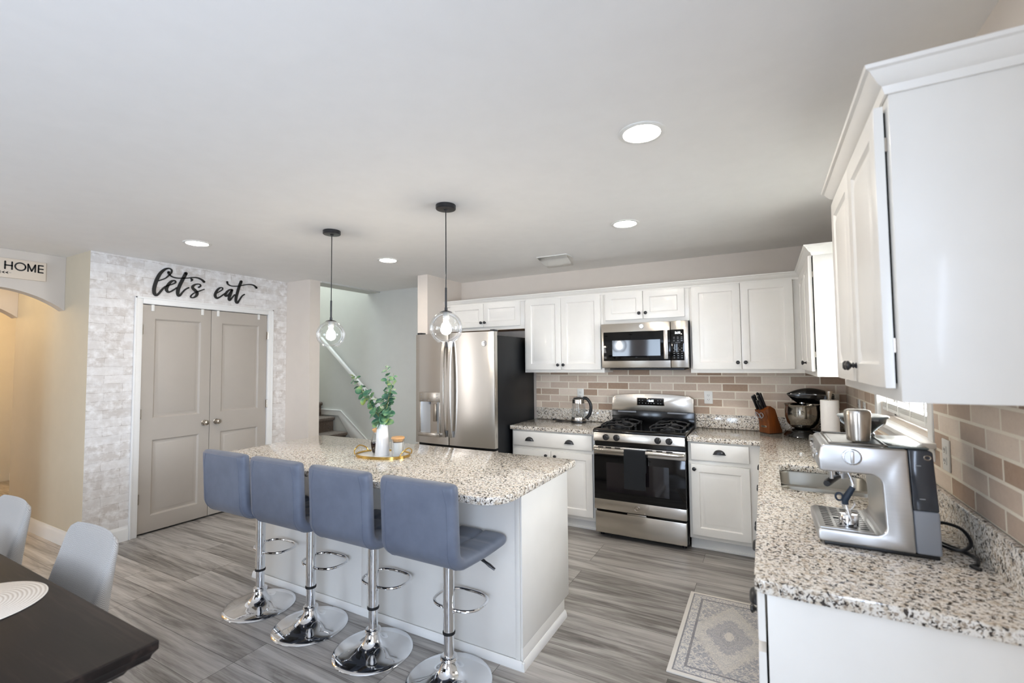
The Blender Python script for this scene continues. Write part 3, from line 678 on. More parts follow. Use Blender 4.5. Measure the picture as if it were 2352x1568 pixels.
# ------------------------------------------------------------------ cabinets
CABR = [(0, 0), (0.003, 0.004), (0.008, 0.0085), (0.016, 0.0085), (0.040, 0.0015), (0.044, 0.0008)]
def knob_bm(x, y, z):
    bm = B(); lathe(bm, [(0, 0), (0.009, 0), (0.0095, 0.002), (0.0055, 0.006), (0.0055, 0.013), (0.012, 0.018), (0.0155, 0.022), (0.0150, 0.026), (0.010, 0.030), (0, 0.031)], 20, (x, y, z), ROT['-y']); return bm
def pull_bm(x, y, z, w=0.043, h=0.036, d=0.024):
    bm = B(); n = 14; m = 6
    rings = []
    for j in range(m+1):
        q = j/m*PI/2; L = []
        for i in range(n+1):
            a = PI*i/n; L.append(bm.verts.new((x+w*math.cos(a)*math.cos(q)**0.8, y-d*math.sin(q), z-h*0.45+h*math.sin(a)*math.cos(q)**0.5 if j < m else z-h*0.45+h*0.0)))
        rings.append(L)
    for a, b in zip(rings, rings[1:]):
        for i in range(n): bm.faces.new((a[i], a[i+1], b[i+1], b[i]))
    bmesh.ops.remove_doubles(bm, verts=bm.verts, dist=0.0004)
    r = bmesh.ops.solidify(bm, geom=bm.faces[:], thickness=0.0025)
    box(bm, x-w-0.004, x+w+0.004, y-0.003, y, z-h*0.45-0.004, z-h*0.45+0.003, 0.001)
    return bm
DOOR_T, DGAP = 0.020, 0.006
def add_door(par, x0, x1, z0, z1, knob=None, flat=False):
    w, h = x1-x0, z1-z0; bm = B(); fr = min(0.058, w*0.22)
    if flat:
        panel_slab(bm, w, h, DOOR_T, [], CABR, 0.006)
    else: panel_slab(bm, w, h, DOOR_T, [(fr, w-fr, fr, h-fr)], CABR, 0.004)
    shift(bm, (x0, -DOOR_T-DGAP, z0)); o = link('door' if not flat else 'drawer', bm, WHITE, par)
    if knob and not flat: link('knob', knob_bm(knob[0], -DOOR_T-DGAP, knob[1]), BLACK, o)
    if flat and knob:
        for kx in knob[:-1]: link('cup_pull', pull_bm(kx, -DOOR_T-DGAP, knob[-1]), BLACK, o)
    return o
def cab(name, label, loc, rz, w, h, d, doors=(), drawers=(), toe=False, group=None, recess=None, cutout=None):
    t = thing(name, label, 'cabinet', loc, rz, group)
    bm = B()
    if cutout:   # open topped carcass
        box(bm, 0, w, 0, 0.02, 0.10, h); box(bm, 0, 0.02, 0.02, d, 0.10, h); box(bm, w-0.02, w, 0.02, d, 0.10, h); box(bm, 0.02, w-0.02, d-0.02, d, 0.10, h); box(bm, 0.02, w-0.02, 0.02, d-0.02, 0.10, 0.12)
    else: box(bm, 0, w, 0, d, 0.10 if toe else 0, h, 0.002)
    link('carcass', bm, WHITE, t)
    bm = B()
    for dd in doors: box(bm, dd[0]+0.012, dd[1]-0.012, -DGAP+0.001, 0.001, dd[2]+0.012, dd[3]-0.012)
    if doors: link('door_gap_shade', bm, GAP, t)  # near-black sheet behind each door, paints the shade in the gap
    else: bm.free()
    for dd in doors: add_door(t, *dd[:4], knob=dd[4] if len(dd) > 4 else None)
    for dd in drawers: add_door(t, *dd[:4], knob=dd[4] if len(dd) > 4 else None, flat=True)
    if toe:
        bm = B(); box(bm, 0, w, 0.065, d, 0, 0.0995); box(bm, 0, w, 0.057, 0.0645, 0, 0.022, 0.003); link('toe_kick', bm, TRIMW, t)
    return t
UF = 4.325   # face plane of the upper cabinets, doors stand in front of it
def rel(x0, z0, L): return [(a-x0, b-x0, c-z0, d-z0, (k[0]-x0, k[1]-z0)) for a, b, c, d, k in L]
cab('wall_cabinet', 'short white cabinet above the refrigerator', (-3.205, UF, 1.885), 0, 1.004, 0.315, 0.309, rel(-3.205, 1.885, [(-3.150, -2.700, 1.92, 2.178, (-2.722, 1.968)), (-2.696, -2.245, 1.92, 2.178, (-2.674, 1.968))]))
cab('wall_cabinet', 'tall white double door cabinet between the refrigerator and the microwave', (-2.2, UF, 1.422), 0, 0.853, 0.778, 0.309, rel(-2.2, 1.422, [(-2.176, -1.783, 1.452, 2.178, (-1.812, 1.499)), (-1.779, -1.372, 1.452, 2.178, (-1.754, 1.499))]))
cab('wall_cabinet', 'short white cabinet directly above the microwave', (-1.346, UF, 1.885), 0, 0.780, 0.315, 0.309, rel(-1.346, 1.885, [(-1.322, -0.967, 1.92, 2.178, (-0.997, 1.972)), (-0.963, -0.602, 1.92, 2.178, (-0.937, 1.972))]))
cab('wall_cabinet', 'tall white double door cabinet right of the microwave', (-0.565, UF, 1.422), 0, 0.850, 0.778, 0.309, rel(-0.565, 1.422, [(-0.545, -0.162, 1.455, 2.178, (-0.189, 1.511)), (-0.158, 0.218, 1.455, 2.178, (-0.131, 1.511))]))
c = cab('wall_cabinet', 'white cabinet on the window wall in the far corner above the mixer', (0.286, 4.634, 1.422), R(-90), 1.254, 0.778, 0.309, [(0.375, 0.805, 0.033, 0.755), (0.809, 1.230, 0.033, 0.755, (0.835, 0.085))])
cn = cab('wall_cabinet', 'white cabinet in the near right corner with its flat end panel facing the viewer', (0.286, 2.285, 1.422), R(-90), 0.875, 0.778, 0.309, [(0.025, 0.435, 0.033, 0.735, (0.410, 0.085)), (0.439, 0.850, 0.033, 0.735, (0.464, 0.085))])
for dd, x in ((c, 1.2295), (cn, 0.8495)):
    bm = B()
    for z in (0.62, 0.12): box(bm, x-0.010, x+0.0005, -0.0055, -0.0005, z, z+0.035)
    link_split('hinge', bm, NICKEL, dd)
# crown moulding
CROWN = [(0.0, 0.0), (0.006, 0.0), (0.010, 0.010), (0.012, 0.018), (0.022, 0.024), (0.034, 0.040), (0.040, 0.050), (0.048, 0.053), (0.050, 0.062), (0.0, 0.062)]
def crown(name, path, z, label):
    """path of (x,y) along the face, moulding projects to the left-hand side normal"""
    P = [Vector((a, b, 0)) for a, b in path]; bm = B(); rings = []
    for i, p in enumerate(P):
        d0 = (P[i]-P[i-1]).normalized() if i > 0 else (P[1]-P[0]).normalized(); d1 = (P[i+1]-P[i]).normalized() if i < len(P)-1 else d0
        n0, n1 = Vector((d0.y, -d0.x, 0)), Vector((d1.y, -d1.x, 0)); m = (n0+n1); m = m/ (m.dot(n0) if abs(m.dot(n0)) > 1e-6 else 1)
        rings.append([bm.verts.new(p+m*a+Vector((0, 0, z+b))) for a, b in CROWN])
    n = len(CROWN)
    for a, b in zip(rings, rings[1:]):
        for k in range(n): bm.faces.new((a[k], a[(k+1) % n], b[(k+1) % n], b[k]))
    bm.faces.new(rings[0][::-1]); bm.faces.new(rings[-1]); return tag(link(name, bm, WHITE, sharp=25), label, 'moulding')
CZ = 2.172
crown('crown_molding', [(-3.206, 4.60), (-3.206, UF-0.001), (0.285, UF-0.001), (0.285, 3.379), (0.594, 3.379)], CZ, 'white crown moulding running over the back and corner cabinets')
crown('crown_molding', [(0.594, 2.286), (0.285, 2.286), (0.285, 1.409), (0.594, 1.409)], CZ, 'white crown moulding around the near right cabinet')
# base cabinets
BF = 4.035
def brel(x0, L, dr=False): return [(a-x0, b-x0, c_, d_, tuple(q-x0 if i < len(k)-1 or not dr else q for i, q in enumerate(k)) if dr else (k[0]-x0, k[1])) for a, b, c_, d_, k in L]
cab('base_cabinet', 'white base cabinet between the refrigerator and the range with a wide drawer', (-2.2, BF, 0), 0, 0.849, 0.8745, 0.595,
    brel(-2.2, [(-2.180, -1.782, 0.135, 0.695, (-1.848, 0.650)), (-1.777, -1.376, 0.135, 0.695, (-1.775, 0.650))]) and [(0.020, 0.418, 0.135, 0.695, (0.375, 0.650)), (0.424, 0.824, 0.135, 0.695, (0.466, 0.650))], [(0.020, 0.824, 0.725, 0.862, (0.197, 0.605, 0.792))], True)
cab('base_cabinet', 'white base cabinet right of the range with one drawer over one door', (-0.566, BF, 0), 0, 0.553, 0.8745, 0.595, [(0.024, 0.446, 0.135, 0.695, (0.048, 0.660))], [(0.024, 0.446, 0.730, 0.862, (0.236, 0.803))], True)
BX = -0.012
bt = cab('base_cabinet', 'white base cabinet at the near end of the sink counter with a flat end panel', (BX, 2.31, 0), R(-90), 0.80, 0.8745, 0.60, [(0.02, 0.395, 0.135, 0.695, (0.36, 0.650)), (0.40, 0.78, 0.135, 0.695, (0.435, 0.650))], [(0.02, 0.78, 0.725, 0.862, (0.20, 0.645, 0.795))], True)
cab('base_cabinet', 'white sink base cabinet under the window', (BX, 3.28, 0), R(-90), 0.968, 0.8745, 0.60, [(0.02, 0.48, 0.135, 0.695, (0.45, 0.650)), (0.485, 0.945, 0.135, 0.695, (0.515, 0.650))], [(0.02, 0.945, 0.725, 0.862)], True, cutout=True)
cab('base_cabinet', 'white corner base cabinet at the turn of the counter', (BX, 4.63, 0), R(-90), 1.348, 0.8745, 0.60, [(0.66, 1.0, 0.135, 0.695, (0.97, 0.650)), (1.005, 1.335, 0.135, 0.695, (1.03, 0.650))], [(0.66, 1.335, 0.725, 0.862, (1.0, 0.795))], True)

# ------------------------------------------------------------------ countertops
def cells(bm, xs, ys, skip, z0, z1, bev=0.004, corners=()):
    V = {}
    def vt(x, y):
        if (x, y) not in V: V[(x, y)] = bm.verts.new((x, y, z1))
        return V[(x, y)]
    fs = []
    for i in range(len(xs)-1):
        for j in range(len(ys)-1):
            if (i, j) in skip: continue
            fs.append(bm.faces.new((vt(xs[i], ys[j]), vt(xs[i+1], ys[j]), vt(xs[i+1], ys[j+1]), vt(xs[i], ys[j+1]))))
    r = bmesh.ops.extrude_face_region(bm, geom=fs); nv = [g for g in r['geom'] if isinstance(g, bmesh.types.BMVert)]
    bmesh.ops.translate(bm, verts=nv, vec=(0, 0, z0-z1)); bmesh.ops.recalc_face_normals(bm, faces=bm.faces)
    for (x, y, rad) in corners:
        es = [e for e in bm.edges if all(abs(v.co.x-x) < 1e-5 and abs(v.co.y-y) < 1e-5 for v in e.verts)]
        if es: bmesh.ops.bevel(bm, geom=es, offset=rad, segments=8, profile=0.5, affect='EDGES')
    if bev:
        es = [e for e in bm.edges if len(e.link_faces) == 2 and e.calc_face_angle(0) > 0.9 and abs(e.verts[0].co.z-e.verts[1].co.z) < 1e-5]
        bmesh.ops.bevel(bm, geom=es, offset=bev, segments=2, profile=0.5, affect='EDGES')
    return bm
CT0, CT1 = 0.876, 0.914
ct = thing('countertop', 'speckled granite countertop left of the range under the kettle', 'countertop', (-1.78, 4.3, CT0))
bm = B(); cells(bm, [-2.208, -1.351], [4.0, YW-0.002], set(), CT0, CT1); link('slab', bm, GRANITE, ct, True)
bm = B(); box(bm, -2.204, -1.351, YW-0.036, YW-0.016, CT1+0.0005, 1.036, 0.003); link('splash_strip', bm, GRANITE, ct, True)
ct = thing('countertop', 'speckled granite countertop turning the corner to the sink and coffee machine', 'countertop', (0.2, 3.0, CT0))
SX0, SX1, SY0, SY1 = 0.058, 0.455, 2.575, 3.185
bm = B(); cells(bm, [-0.567, -0.043, SX0, SX1, XR-0.002], [1.485, SY0, SY1, 4.0, YW-0.002], {(0, 0), (0, 1), (0, 2), (2, 1)}, CT0, CT1, 0.004, [(-0.043, 1.485, 0.03), (SX0, SY0, 0.06), (SX0, SY1, 0.06), (SX1, SY0, 0.06), (SX1, SY1, 0.06)])
link('slab', bm, GRANITE, ct, True)
bm = B(); box(bm, -0.567, XR-0.037, YW-0.036, YW-0.016, CT1+0.0005, 1.036, 0.003); link('splash_strip', bm, GRANITE, ct, True)
bm = B(); box(bm, XR-0.036, XR-0.016, 1.485, YW-0.0165, CT1+0.0005, 1.036, 0.003); link('splash_strip', bm, GRANITE, ct, True)
# sink
sk = thing('kitchen_sink', 'undermount steel double basin sink in the granite beside the coffee machine', 'sink', (0.26, 2.88, 0.70))
def basin(y0, y1, z0, z1):
    x0, x1 = SX0-0.008, SX1+0.008; bm = B(); n = 8; rings = []
    for (ins, z, rr) in ((-0.02, z1, 0.075), (0, z1, 0.06), (0.004, z1-0.01, 0.06), (0.010, z0+0.03, 0.06), (0.018, z0+0.010, 0.055), (0.04, z0, 0.04)):
        L = []
        for cx, cy_, a0 in ((x1-ins-rr, y1-ins-rr, 0), (x0+ins+rr, y1-ins-rr, 90), (x0+ins+rr, y0+ins+rr, 180), (x1-ins-rr, y0+ins+rr, 270)):
            for k in range(n+1):
                a = R(a0+90*k/n); L.append(bm.verts.new((cx+rr*math.cos(a), cy_+rr*math.sin(a), z)))
        rings.append(L)
    N = len(rings[0])
    for a, b in zip(rings, rings[1:]):
        for k in range(N): bm.faces.new((a[k], a[(k+1) % N], b[(k+1) % N], b[k]))
    bm.faces.new(rings[-1]); return bm
link('basin', basin(SY0-0.008, 2.815, 0.69, 0.875), STEELD, sk, True); link('basin', basin(2.855, SY1+0.008, 0.69, 0.875), STEELD, sk, True)
bm = B(); box(bm, SX0-0.006, SX1+0.006, 2.818, 2.852, 0.84, 0.868, 0.008); link('divider', bm, STEELD, sk, True)
for y in (2.69, 3.02):
    bm = B(); lathe(bm, [(0.045, 0.6925), (0.042, 0.6945), (0.03, 0.6915), (0, 0.690)], 24, (0.26, y, 0)); link('drain', bm, CHROME, sk, True)

# ------------------------------------------------------------------ island
ix0, ix1, iy0, iy1 = -3.285, -1.098, 2.100, 2.720
isl = thing('kitchen_island', 'white panelled island base in the middle of the kitchen', 'island', (-2.19, 2.4, 0))
bm = B(); box(bm, ix0, ix1-0.012, iy0+0.013, iy1, 0.10, 0.8745); link('carcass', bm, WHITE, isl, True)
bm = B(); box(bm, ix0, ix1-0.012, iy0+0.013, 2.655, 0, 0.0995); link('plinth', bm, TRIMW, isl, True)
bm = B(); box(bm, ix1-0.0115, ix1, iy0+0.001, iy1, 0.10, 0.8745, 0.002); box(bm, ix1-0.0115, ix1, iy0+0.001, 2.648, 0.0, 0.10, 0.002); link('end_panel', bm, WHITE, isl, True)
for a, b in ((ix0, -2.192), (-2.188, ix1-0.042)):
    bm = B(); box(bm, a, b, iy0+0.004, iy0+0.0125, 0.0, 0.8745, 0.001); link('back_panel', bm, WHITE, isl, True)
bm = B(); box(bm, ix1-0.040, ix1-0.0125, iy0-0.002, iy0+0.0125, 0.0, 0.8745, 0.002); link('corner_stile', bm, WHITE, isl, True)
bm = B(); box(bm, -2.212, -2.168, iy0-0.003, iy0+0.0038, 0.0, 0.8745, 0.001); link('seam_batten', bm, WHITE, isl, True)
bm = B(); prof = [(0, 0), (0.016, 0), (0.016, 0.012), (0.010, 0.034), (0.004, 0.040), (0, 0.040)]
prism(bm, [(ix0-0.002, iy0-0.003-a, b) for a, b in prof], (ix1-ix0+0.016, 0, 0)); prism(bm, [(ix1+0.0005+a, iy0-0.018, b) for a, b in prof], (0, 2.646-iy0+0.018, 0)); link('shoe_molding', bm, TRIMW, isl, True)
it = thing('island_countertop', 'large speckled granite worktop lying on the island', 'countertop', (-2.2, 2.3, CT0))
bm = B(); cells(bm, [-3.385, -1.050], [1.800, 2.762], set(), CT0, CT1, 0.005, [(-1.050, 1.800, 0.14), (-3.385, 1.800, 0.10), (-1.050, 2.762, 0.03), (-3.385, 2.762, 0.03)]); link('slab', bm, GRANITE, it, True)

# ------------------------------------------------------------------ refrigerator
fx0, fx1, fy = -3.178, -2.226, 3.720
fr = thing('refrigerator', 'stainless french door refrigerator with water dispenser', 'refrigerator', (-2.70, 4.1, 0))
bm = B(); box(bm, fx0+0.008, fx1-0.006, fy+0.085, 4.60, 0.03, 1.790, 0.006); link('cabinet_body', bm, FRIDGE_SIDE, fr, True)
bm = B(); box(bm, fx0+0.02, fx1-0.02, fy+0.10, 4.55, 0.0, 0.0295); link('base', bm, BLKPL, fr, True)
bm = B(); box(bm, fx0+0.012, fx1-0.010, fy+0.062, fy+0.0845, 0.05, 1.80); link('gasket', bm, RUBBER, fr, True)
def bowed(x0, x1, z0, z1, y, bow, ox0, ox1):
    """door skin, slightly bowed across the whole refrigerator width"""
    bm = B(); n = 14; xc = (ox0+ox1)/2; hw = (ox1-ox0)/2
    def yy(x): return y+bow*((x-xc)/hw)**2
    F = []
    for i in range(n+1):
        x = x0+(x1-x0)*i/n; F.append((x, yy(x)))
    F = [(x0, F[0][1]+0.055), (x0, F[0][1]+0.012), (x0+0.004, F[0][1]+0.002)]+F[1:-1]+[(x1-0.004, F[-1][1]+0.002), (x1, F[-1][1]+0.012), (x1, F[-1][1]+0.055)]
    prism(bm, [(a, b, z0) for a, b in F], (0, 0, z1-z0)); return bm
seam = -2.742
dl = link('left_door', bowed(fx0, seam-0.003, 0.722, 1.825, fy, 0.018, fx0, fx1), STEELV, fr, True)
dr_ = link('right_door', bowed(seam+0.003, fx1, 0.722, 1.825, fy, 0.018, fx0, fx1), STEELV, fr, True)
fz = link('freezer_drawer', bowed(fx0, fx1, 0.06, 0.700, fy, 0.018, fx0, fx1), STEELV, fr, True)
def fhandle(x, zt, zb, par, side):
    bm = B(); pts = []
    for i in range(17):
        f = i/16; z = zt+(zb-zt)*f; pts.append((x, fy-0.028-0.040*math.sin(PI*f)**0.7, z))
    L = []
    for p in pts: L.append([bm.verts.new((p[0]-0.016, p[1], p[2])), bm.verts.new((p[0]+0.016, p[1], p[2])), bm.verts.new((p[0]+0.016, p[1]+0.018, p[2])), bm.verts.new((p[0]-0.016, p[1]+0.018, p[2]))])
    for a, b in zip(L, L[1:]):
        for k in range(4): bm.faces.new((a[k], a[(k+1) % 4], b[(k+1) % 4], b[k]))
    bm.faces.new(L[0]); bm.faces.new(L[-1][::-1]); bmesh.ops.bevel(bm, geom=[e for e in bm.edges if e.calc_face_angle(0) > 1.0], offset=0.004, segments=2, affect='EDGES')
    h = link('handle', bm, STEELV, par, True)
    bm = B(); box(bm, x-0.013, x+0.013, fy-0.022, fy+0.002, zt-0.055, zt-0.002, 0.003); box(bm, x-0.013, x+0.013, fy-0.022, fy+0.002, zb+0.002, zb+0.060, 0.003); link_split('handle_mount', bm, GREYPL, h, True)
fhandle(-2.782, 1.745, 0.800, dl, -1); fhandle(-2.700, 1.745, 0.800, dr_, 1)
bm = B(); box(bm, -3.05, -2.35, fy-0.052, fy-0.036, 0.628, 0.654, 0.006); h = link('handle', bm, STEELV, fz, True)
bm = B(); box(bm, -3.03, -3.00, fy-0.040, fy+0.006, 0.630, 0.652); box(bm, -2.40, -2.37, fy-0.040, fy+0.006, 0.630, 0.652); link_split('handle_mount', bm, GREYPL, h, True)
# dispenser on the left door
yd = fy+0.004
bm = B(); box(bm, -3.112, -2.838, yd-0.016, yd+0.02, 1.140, 1.235, 0.003); dp = link('dispenser_panel', bm, STEEL, dl, True)
bm = B()
for z, xs_ in ((1.212, (-3.078, -2.880)), (1.186, (-3.078, -2.880)), (1.156, (-3.078, -3.03, -2.985, -2.945, -2.885))):
    for x in xs_: box(bm, x-0.008, x+0.008, yd-0.0168, yd-0.015, z-0.002, z+0.002)
link('button_marks', bm, GREYPL, dp, True)
bm = B(); yq = yd-0.013
for a in ((-3.106, -3.090, 0.83, 1.139), (-2.858, -2.844, 0.83, 1.139)): box(bm, a[0], a[1], yq, yd+0.008, a[2], a[3], 0.002)
link_split('dispenser_frame', bm, STEEL, dl, True)
bm = B(); n = 12; R0 = []; R1 = []
for i in range(n+1):
    f = i/n; x = -3.090+0.232*f; y = yd-0.009+0.011*(1-(2*f-1)**4); R0.append(bm.verts.new((x, y, 0.832))); R1.append(bm.verts.new((x, y, 1.139)))
for i in range(n): bm.faces.new((R0[i], R0[i+1], R1[i+1], R1[i]))
link('recess', bm, plain('satin_recess', 'B9BCBF', 0.3, 0.6), dl, True)
bm = B(); box(bm, -3.112, -2.836, yd-0.035, yd+0.01, 0.795, 0.832, 0.004); link('drip_tray', bm, STEEL, dl, True)
bm = B(); box(bm, -2.932, -2.892, yd-0.014, yd-0.004, 0.945, 1.120, 0.003); link('paddle', bm, plain('dispenser_paddle', 'A59A8C', 0.2, 0.8), dl, True)
bm = B(); cyl(bm, (-2.985, yd-0.006, 0), 0.008, 1.115, 1.1395, 12); link('nozzle', bm, GREYPL, dl, True)
def badge(x, y, z, r, par, par_m=CHROME):
    """round monogram badge: ring with an inner looped flourish"""
    bm = B(); tube(bm, [(x+r*math.cos(a), y, z+r*math.sin(a)) for a in [2*PI*i/28 for i in range(28)]], r*0.09, 8, True)
    lathe(bm, [(0, 0), (r*0.95, 0), (r*0.95, 0.002), (0, 0.002)], 28, (x, y+0.001, z), ROT['-y'])
    tube(bm, catmull([(x-r*0.15, y-0.002, z+r*0.35), (x-r*0.5, y-0.002, z+r*0.1), (x-r*0.3, y-0.002, z-r*0.35), (x+0.02*r, y-0.002, z-r*0.1), (x-r*0.1, y-0.002, z+r*0.15), (x+r*0.1, y-0.002, z+r*0.42), (x+r*0.42, y-0.002, z+r*0.2), (x+r*0.15, y-0.002, z), (x+r*0.45, y-0.002, z-r*0.25), (x+r*0.1, y-0.002, z-r*0.45)], 5), r*0.06, 6)
    return link('badge', bm, par_m, par, True)
badge(-2.335, fy+0.008, 1.712, 0.026, dr_)
bm = B(); box(bm, fx1-0.055, fx1-0.012, fy+0.03, fy+0.115, 1.8255, 1.845, 0.004); link('hinge_cover', bm, BLKPL, fr, True)
bm = B(); box(bm, fx0+0.012, fx0+0.055, fy+0.03, fy+0.115, 1.8255, 1.845, 0.004); link('hinge_cover', bm, BLKPL, fr, True)
# wood underside seen above the refrigerator
bm = B(); box(bm, -3.19, -2.215, UF+0.004, 4.62, 1.8835, 1.8848); tag(link('cabinet_bottom', bm, UNDERW), 'unpainted wood bottom board of the cabinet above the refrigerator', 'board')

# ------------------------------------------------------------------ gas range
gx0, gx1, gy = -1.346, -0.574, 3.965
gr = thing('gas_range', 'stainless gas range with black oven glass', 'stove', (-0.96, 4.3, 0))
bm = B(); box(bm, gx0, gx1, gy+0.055, 4.60, 0.035, 0.895); link('body', bm, ENAMEL, gr, True)
bm = B(); 
for x in (gx0+0.04, gx1-0.04):
    for y in (gy+0.09, 4.54): cyl(bm, (x, y, 0), 0.018, 0.0, 0.035, 14)
box(bm, gx0+0.01, gx1-0.01, gy+0.10, gy+0.12, 0.012, 0.0345); link_split('foot', bm, BLKPL, gr, True)
# cooktop with raised rim
bm = B(); prism(bm, [(gx0-0.002, gy-0.008, 0.914), (gx0-0.002, gy-0.004, 0.930), (gx0-0.002, gy+0.030, 0.938), (gx0-0.002, gy+0.05, 0.930), (gx0-0.002, 4.55, 0.930), (gx0-0.002, 4.55, 0.8955), (gx0-0.002, gy+0.01, 0.8955)], (gx1-gx0+0.004, 0, 0), 0.003)
box(bm, gx0-0.002, gx0+0.016, gy+0.02, 4.55, 0.929, 0.939, 0.003); box(bm, gx1-0.016, gx1+0.002, gy+0.02, 4.55, 0.929, 0.939, 0.003); ck = link('cooktop', bm, ENAMEL, gr, True)
for sx_ in (-1, 1):
    xc = (gx0+gx1)/2+sx_*0.215
    for yb in (4.165, 4.40):
        bm = B(); lathe(bm, [(0.062, 0.930), (0.058, 0.935), (0.040, 0.937), (0.040, 0.948), (0.046, 0.950), (0.044, 0.958), (0.030, 0.962), (0, 0.963)], 24, (xc, yb, 0)); link('burner', bm, IRON, ck, True)
    bm = B()   # one long double grate per side
    def arm(p): tube(bm, catmull(p, 3), 0.0062, 6)
    X0, X1, Ya, Yb_ = xc-0.135, xc+0.135, 4.045, 4.525
    top, low = 0.976, 0.934
    for yc0, yc1 in ((Ya, 4.283), (4.287, Yb_)):
        ym = (yc0+yc1)/2
        loop = [(X0+0.03, yc0+0.01, 0.955), (xc, yc0, top-0.004), (X1-0.03, yc0+0.01, 0.955), (X1, yc0+0.04, 0.955), (X1, ym, 0.960), (X1, yc1-0.04, 0.955), (X1-0.03, yc1-0.01, 0.955), (xc, yc1, top-0.004), (X0+0.03, yc1-0.01, 0.955), (X0, yc1-0.04, 0.955), (X0, ym, 0.960), (X0, yc0+0.04, 0.955)]
        tube(bm, catmull(loop, 3, True), 0.0065, 6, True)
        for a in ((X0, ym, 1, 0), (X1, ym, -1, 0), (xc, yc0, 0, 1), (xc, yc1, 0, -1)):
            arm([(a[0], a[1], 0.957), (a[0]+a[2]*0.03, a[1]+a[3]*0.025, top), (a[0]+a[2]*0.10, a[1]+a[3]*0.085, top)])
        for cx_ in (X0+0.012, X1-0.012):
            for cy_ in (yc0+0.018, yc1-0.018): tube(bm, [(cx_, cy_, 0.957), (cx_, cy_, 0.931)], 0.006, 6)
    link('grate', bm, IRON, ck, True)
# control panel and knobs
bm = B(); prism(bm, [(gx0+0.004, gy-0.002, 0.830), (gx0+0.004, gy-0.014, 0.838), (gx0+0.004, gy-0.004, 0.908), (gx0+0.004, gy+0.010, 0.912), (gx0+0.004, gy+0.03, 0.895), (gx0+0.004, gy+0.03, 0.830)], (gx1-gx0-0.008, 0, 0), 0.002); cpn = link('control_panel', bm, STEEL, gr, True)
for x in (-1.231, -1.137, -0.790, -0.700):
    bm = B(); M = ROT['-y']; c0 = (x, gy-0.008, 0.870)
    lathe(bm, [(0, 0), (0.027, 0), (0.027, 0.008), (0.022, 0.012), (0.020, 0.024), (0.017, 0.027), (0, 0.027)], 24, c0, M); box(bm, x-0.004, x+0.004, gy-0.042, gy-0.018, 0.850, 0.891, 0.003); k = link('knob', bm, BLKPL, cpn, True)
    bm = B()
    for i in range(5): a = R(200+i*35); box(bm, x+0.023*math.cos(a)-0.002, x+0.023*math.cos(a)+0.002, gy-0.0175, gy-0.0160, 0.870+0.023*math.sin(a)-0.003, 0.870+0.023*math.sin(a)+0.003)
    link('dial_marks', bm, MARK, k, True)
bm = B(); box(bm, gx0+0.006, gx1-0.006, gy+0.018, gy+0.052, 0.795, 0.829); vs_ = link('vent_strip', bm, ENAMEL, gr, True)
# oven door
bm = B(); box(bm, gx0+0.003, gx1-0.003, gy-0.008, gy+0.05, 0.722, 0.792, 0.003); od = link('oven_door', bm, STEEL, gr, True)
bm = B(); box(bm, gx0+0.003, gx1-0.003, gy-0.008, gy+0.05, 0.245, 0.335, 0.003); link('lower_rail', bm, STEEL, od, True)
bm = B(); box(bm, gx0+0.004, gx1-0.004, gy-0.006, gy+0.05, 0.3355, 0.7215, 0.002); og = link('door_glass', bm, BLKGL, od, True)
bm = B(); box(bm, -1.232, -0.708, gy-0.0068, gy-0.0055, 0.405, 0.655); link('viewing_window', bm, OVENGL, og, True)
bm = B(); pts = [(gx0+0.018, gy-0.010, 0.765), (gx0+0.022, gy-0.040, 0.768), (gx0+0.05, gy-0.052, 0.768), (gx1-0.05, gy-0.052, 0.768), (gx1-0.022, gy-0.040, 0.768), (gx1-0.018, gy-0.010, 0.765)]
tube(bm, pts, 0.0165, 14); link('handle', bm, STEEL, od, True)
bm = B()
for i, x in enumerate((-1.28, -1.21, -1.13, -0.86, -0.78, -0.70)): box(bm, x-0.025, x+0.025, gy-0.0085, gy-0.006, 0.778, 0.787, 0.001)
link_split('vent_slot', bm, GAP, od, True)
badge(-0.973, gy-0.010, 0.290, 0.021, od, NICKEL)
bm = B(); box(bm, gx0+0.010, gx1-0.006, gy-0.006, gy+0.05, 0.045, 0.226, 0.005); dw = link('storage_drawer', bm, STEEL, gr, True)
bm = B(); box(bm, -1.06, -0.90, gy+0.004, gy+0.03, 0.2262, 0.236, 0.003); link('finger_grip', bm, STEEL, dw, True)
# backguard
bm = B(); box(bm, gx0+0.002, gx1-0.002, 4.552, 4.605, 0.8955, 1.06, 0.002); bgd = link('backguard', bm, ENAMEL, gr, True)
bm = B(); n = 20; top = []
for i in range(n+1):
    f = i/n; x = gx0+0.004+(gx1-gx0-0.008)*f; e = abs(2*f-1); top.append((x, 1.195-0.0+0.022*(1-e**2)-(0.02*max(0, (e-0.94)/0.06)**2)))
prism(bm, [(x, 4.530, z) for x, z in top]+[(gx1-0.004, 4.530, 1.050), (gx0+0.004, 4.530, 1.050)], (0, 0.075, 0), 0.004); bpn = link('backguard_panel', bm, STEEL, bgd, True)
bm = B(); box(bm, -1.094, -0.834, 4.526, 4.532, 1.104, 1.178, 0.008); link('display_bezel', bm, NICKEL, bpn, True)
bm = B(); box(bm, -1.090, -0.838, 4.5245, 4.530, 1.108, 1.174, 0.006); dsp = link('display', bm, BLKGL, bpn, True)
link('clock_digits', face_text('3:10', 0.027, 0.0004, (-0.957, 4.5240, 1.149), '-y', 0.0006), DIGIT, bgd, True)
bm = B()
for z, xs_ in ((1.153, (-1.066, -1.038, -0.893, -0.868)), (1.126, (-1.068, -1.038, -1.008, -0.982, -0.958, -0.930, -0.893, -0.868))):
    for x in xs_: box(bm, x-0.006, x+0.006, 4.5240, 4.5248, z-0.003, z-0.001); box(bm, x-0.004, x+0.004, 4.5240, 4.5248, z+0.001, z+0.003)
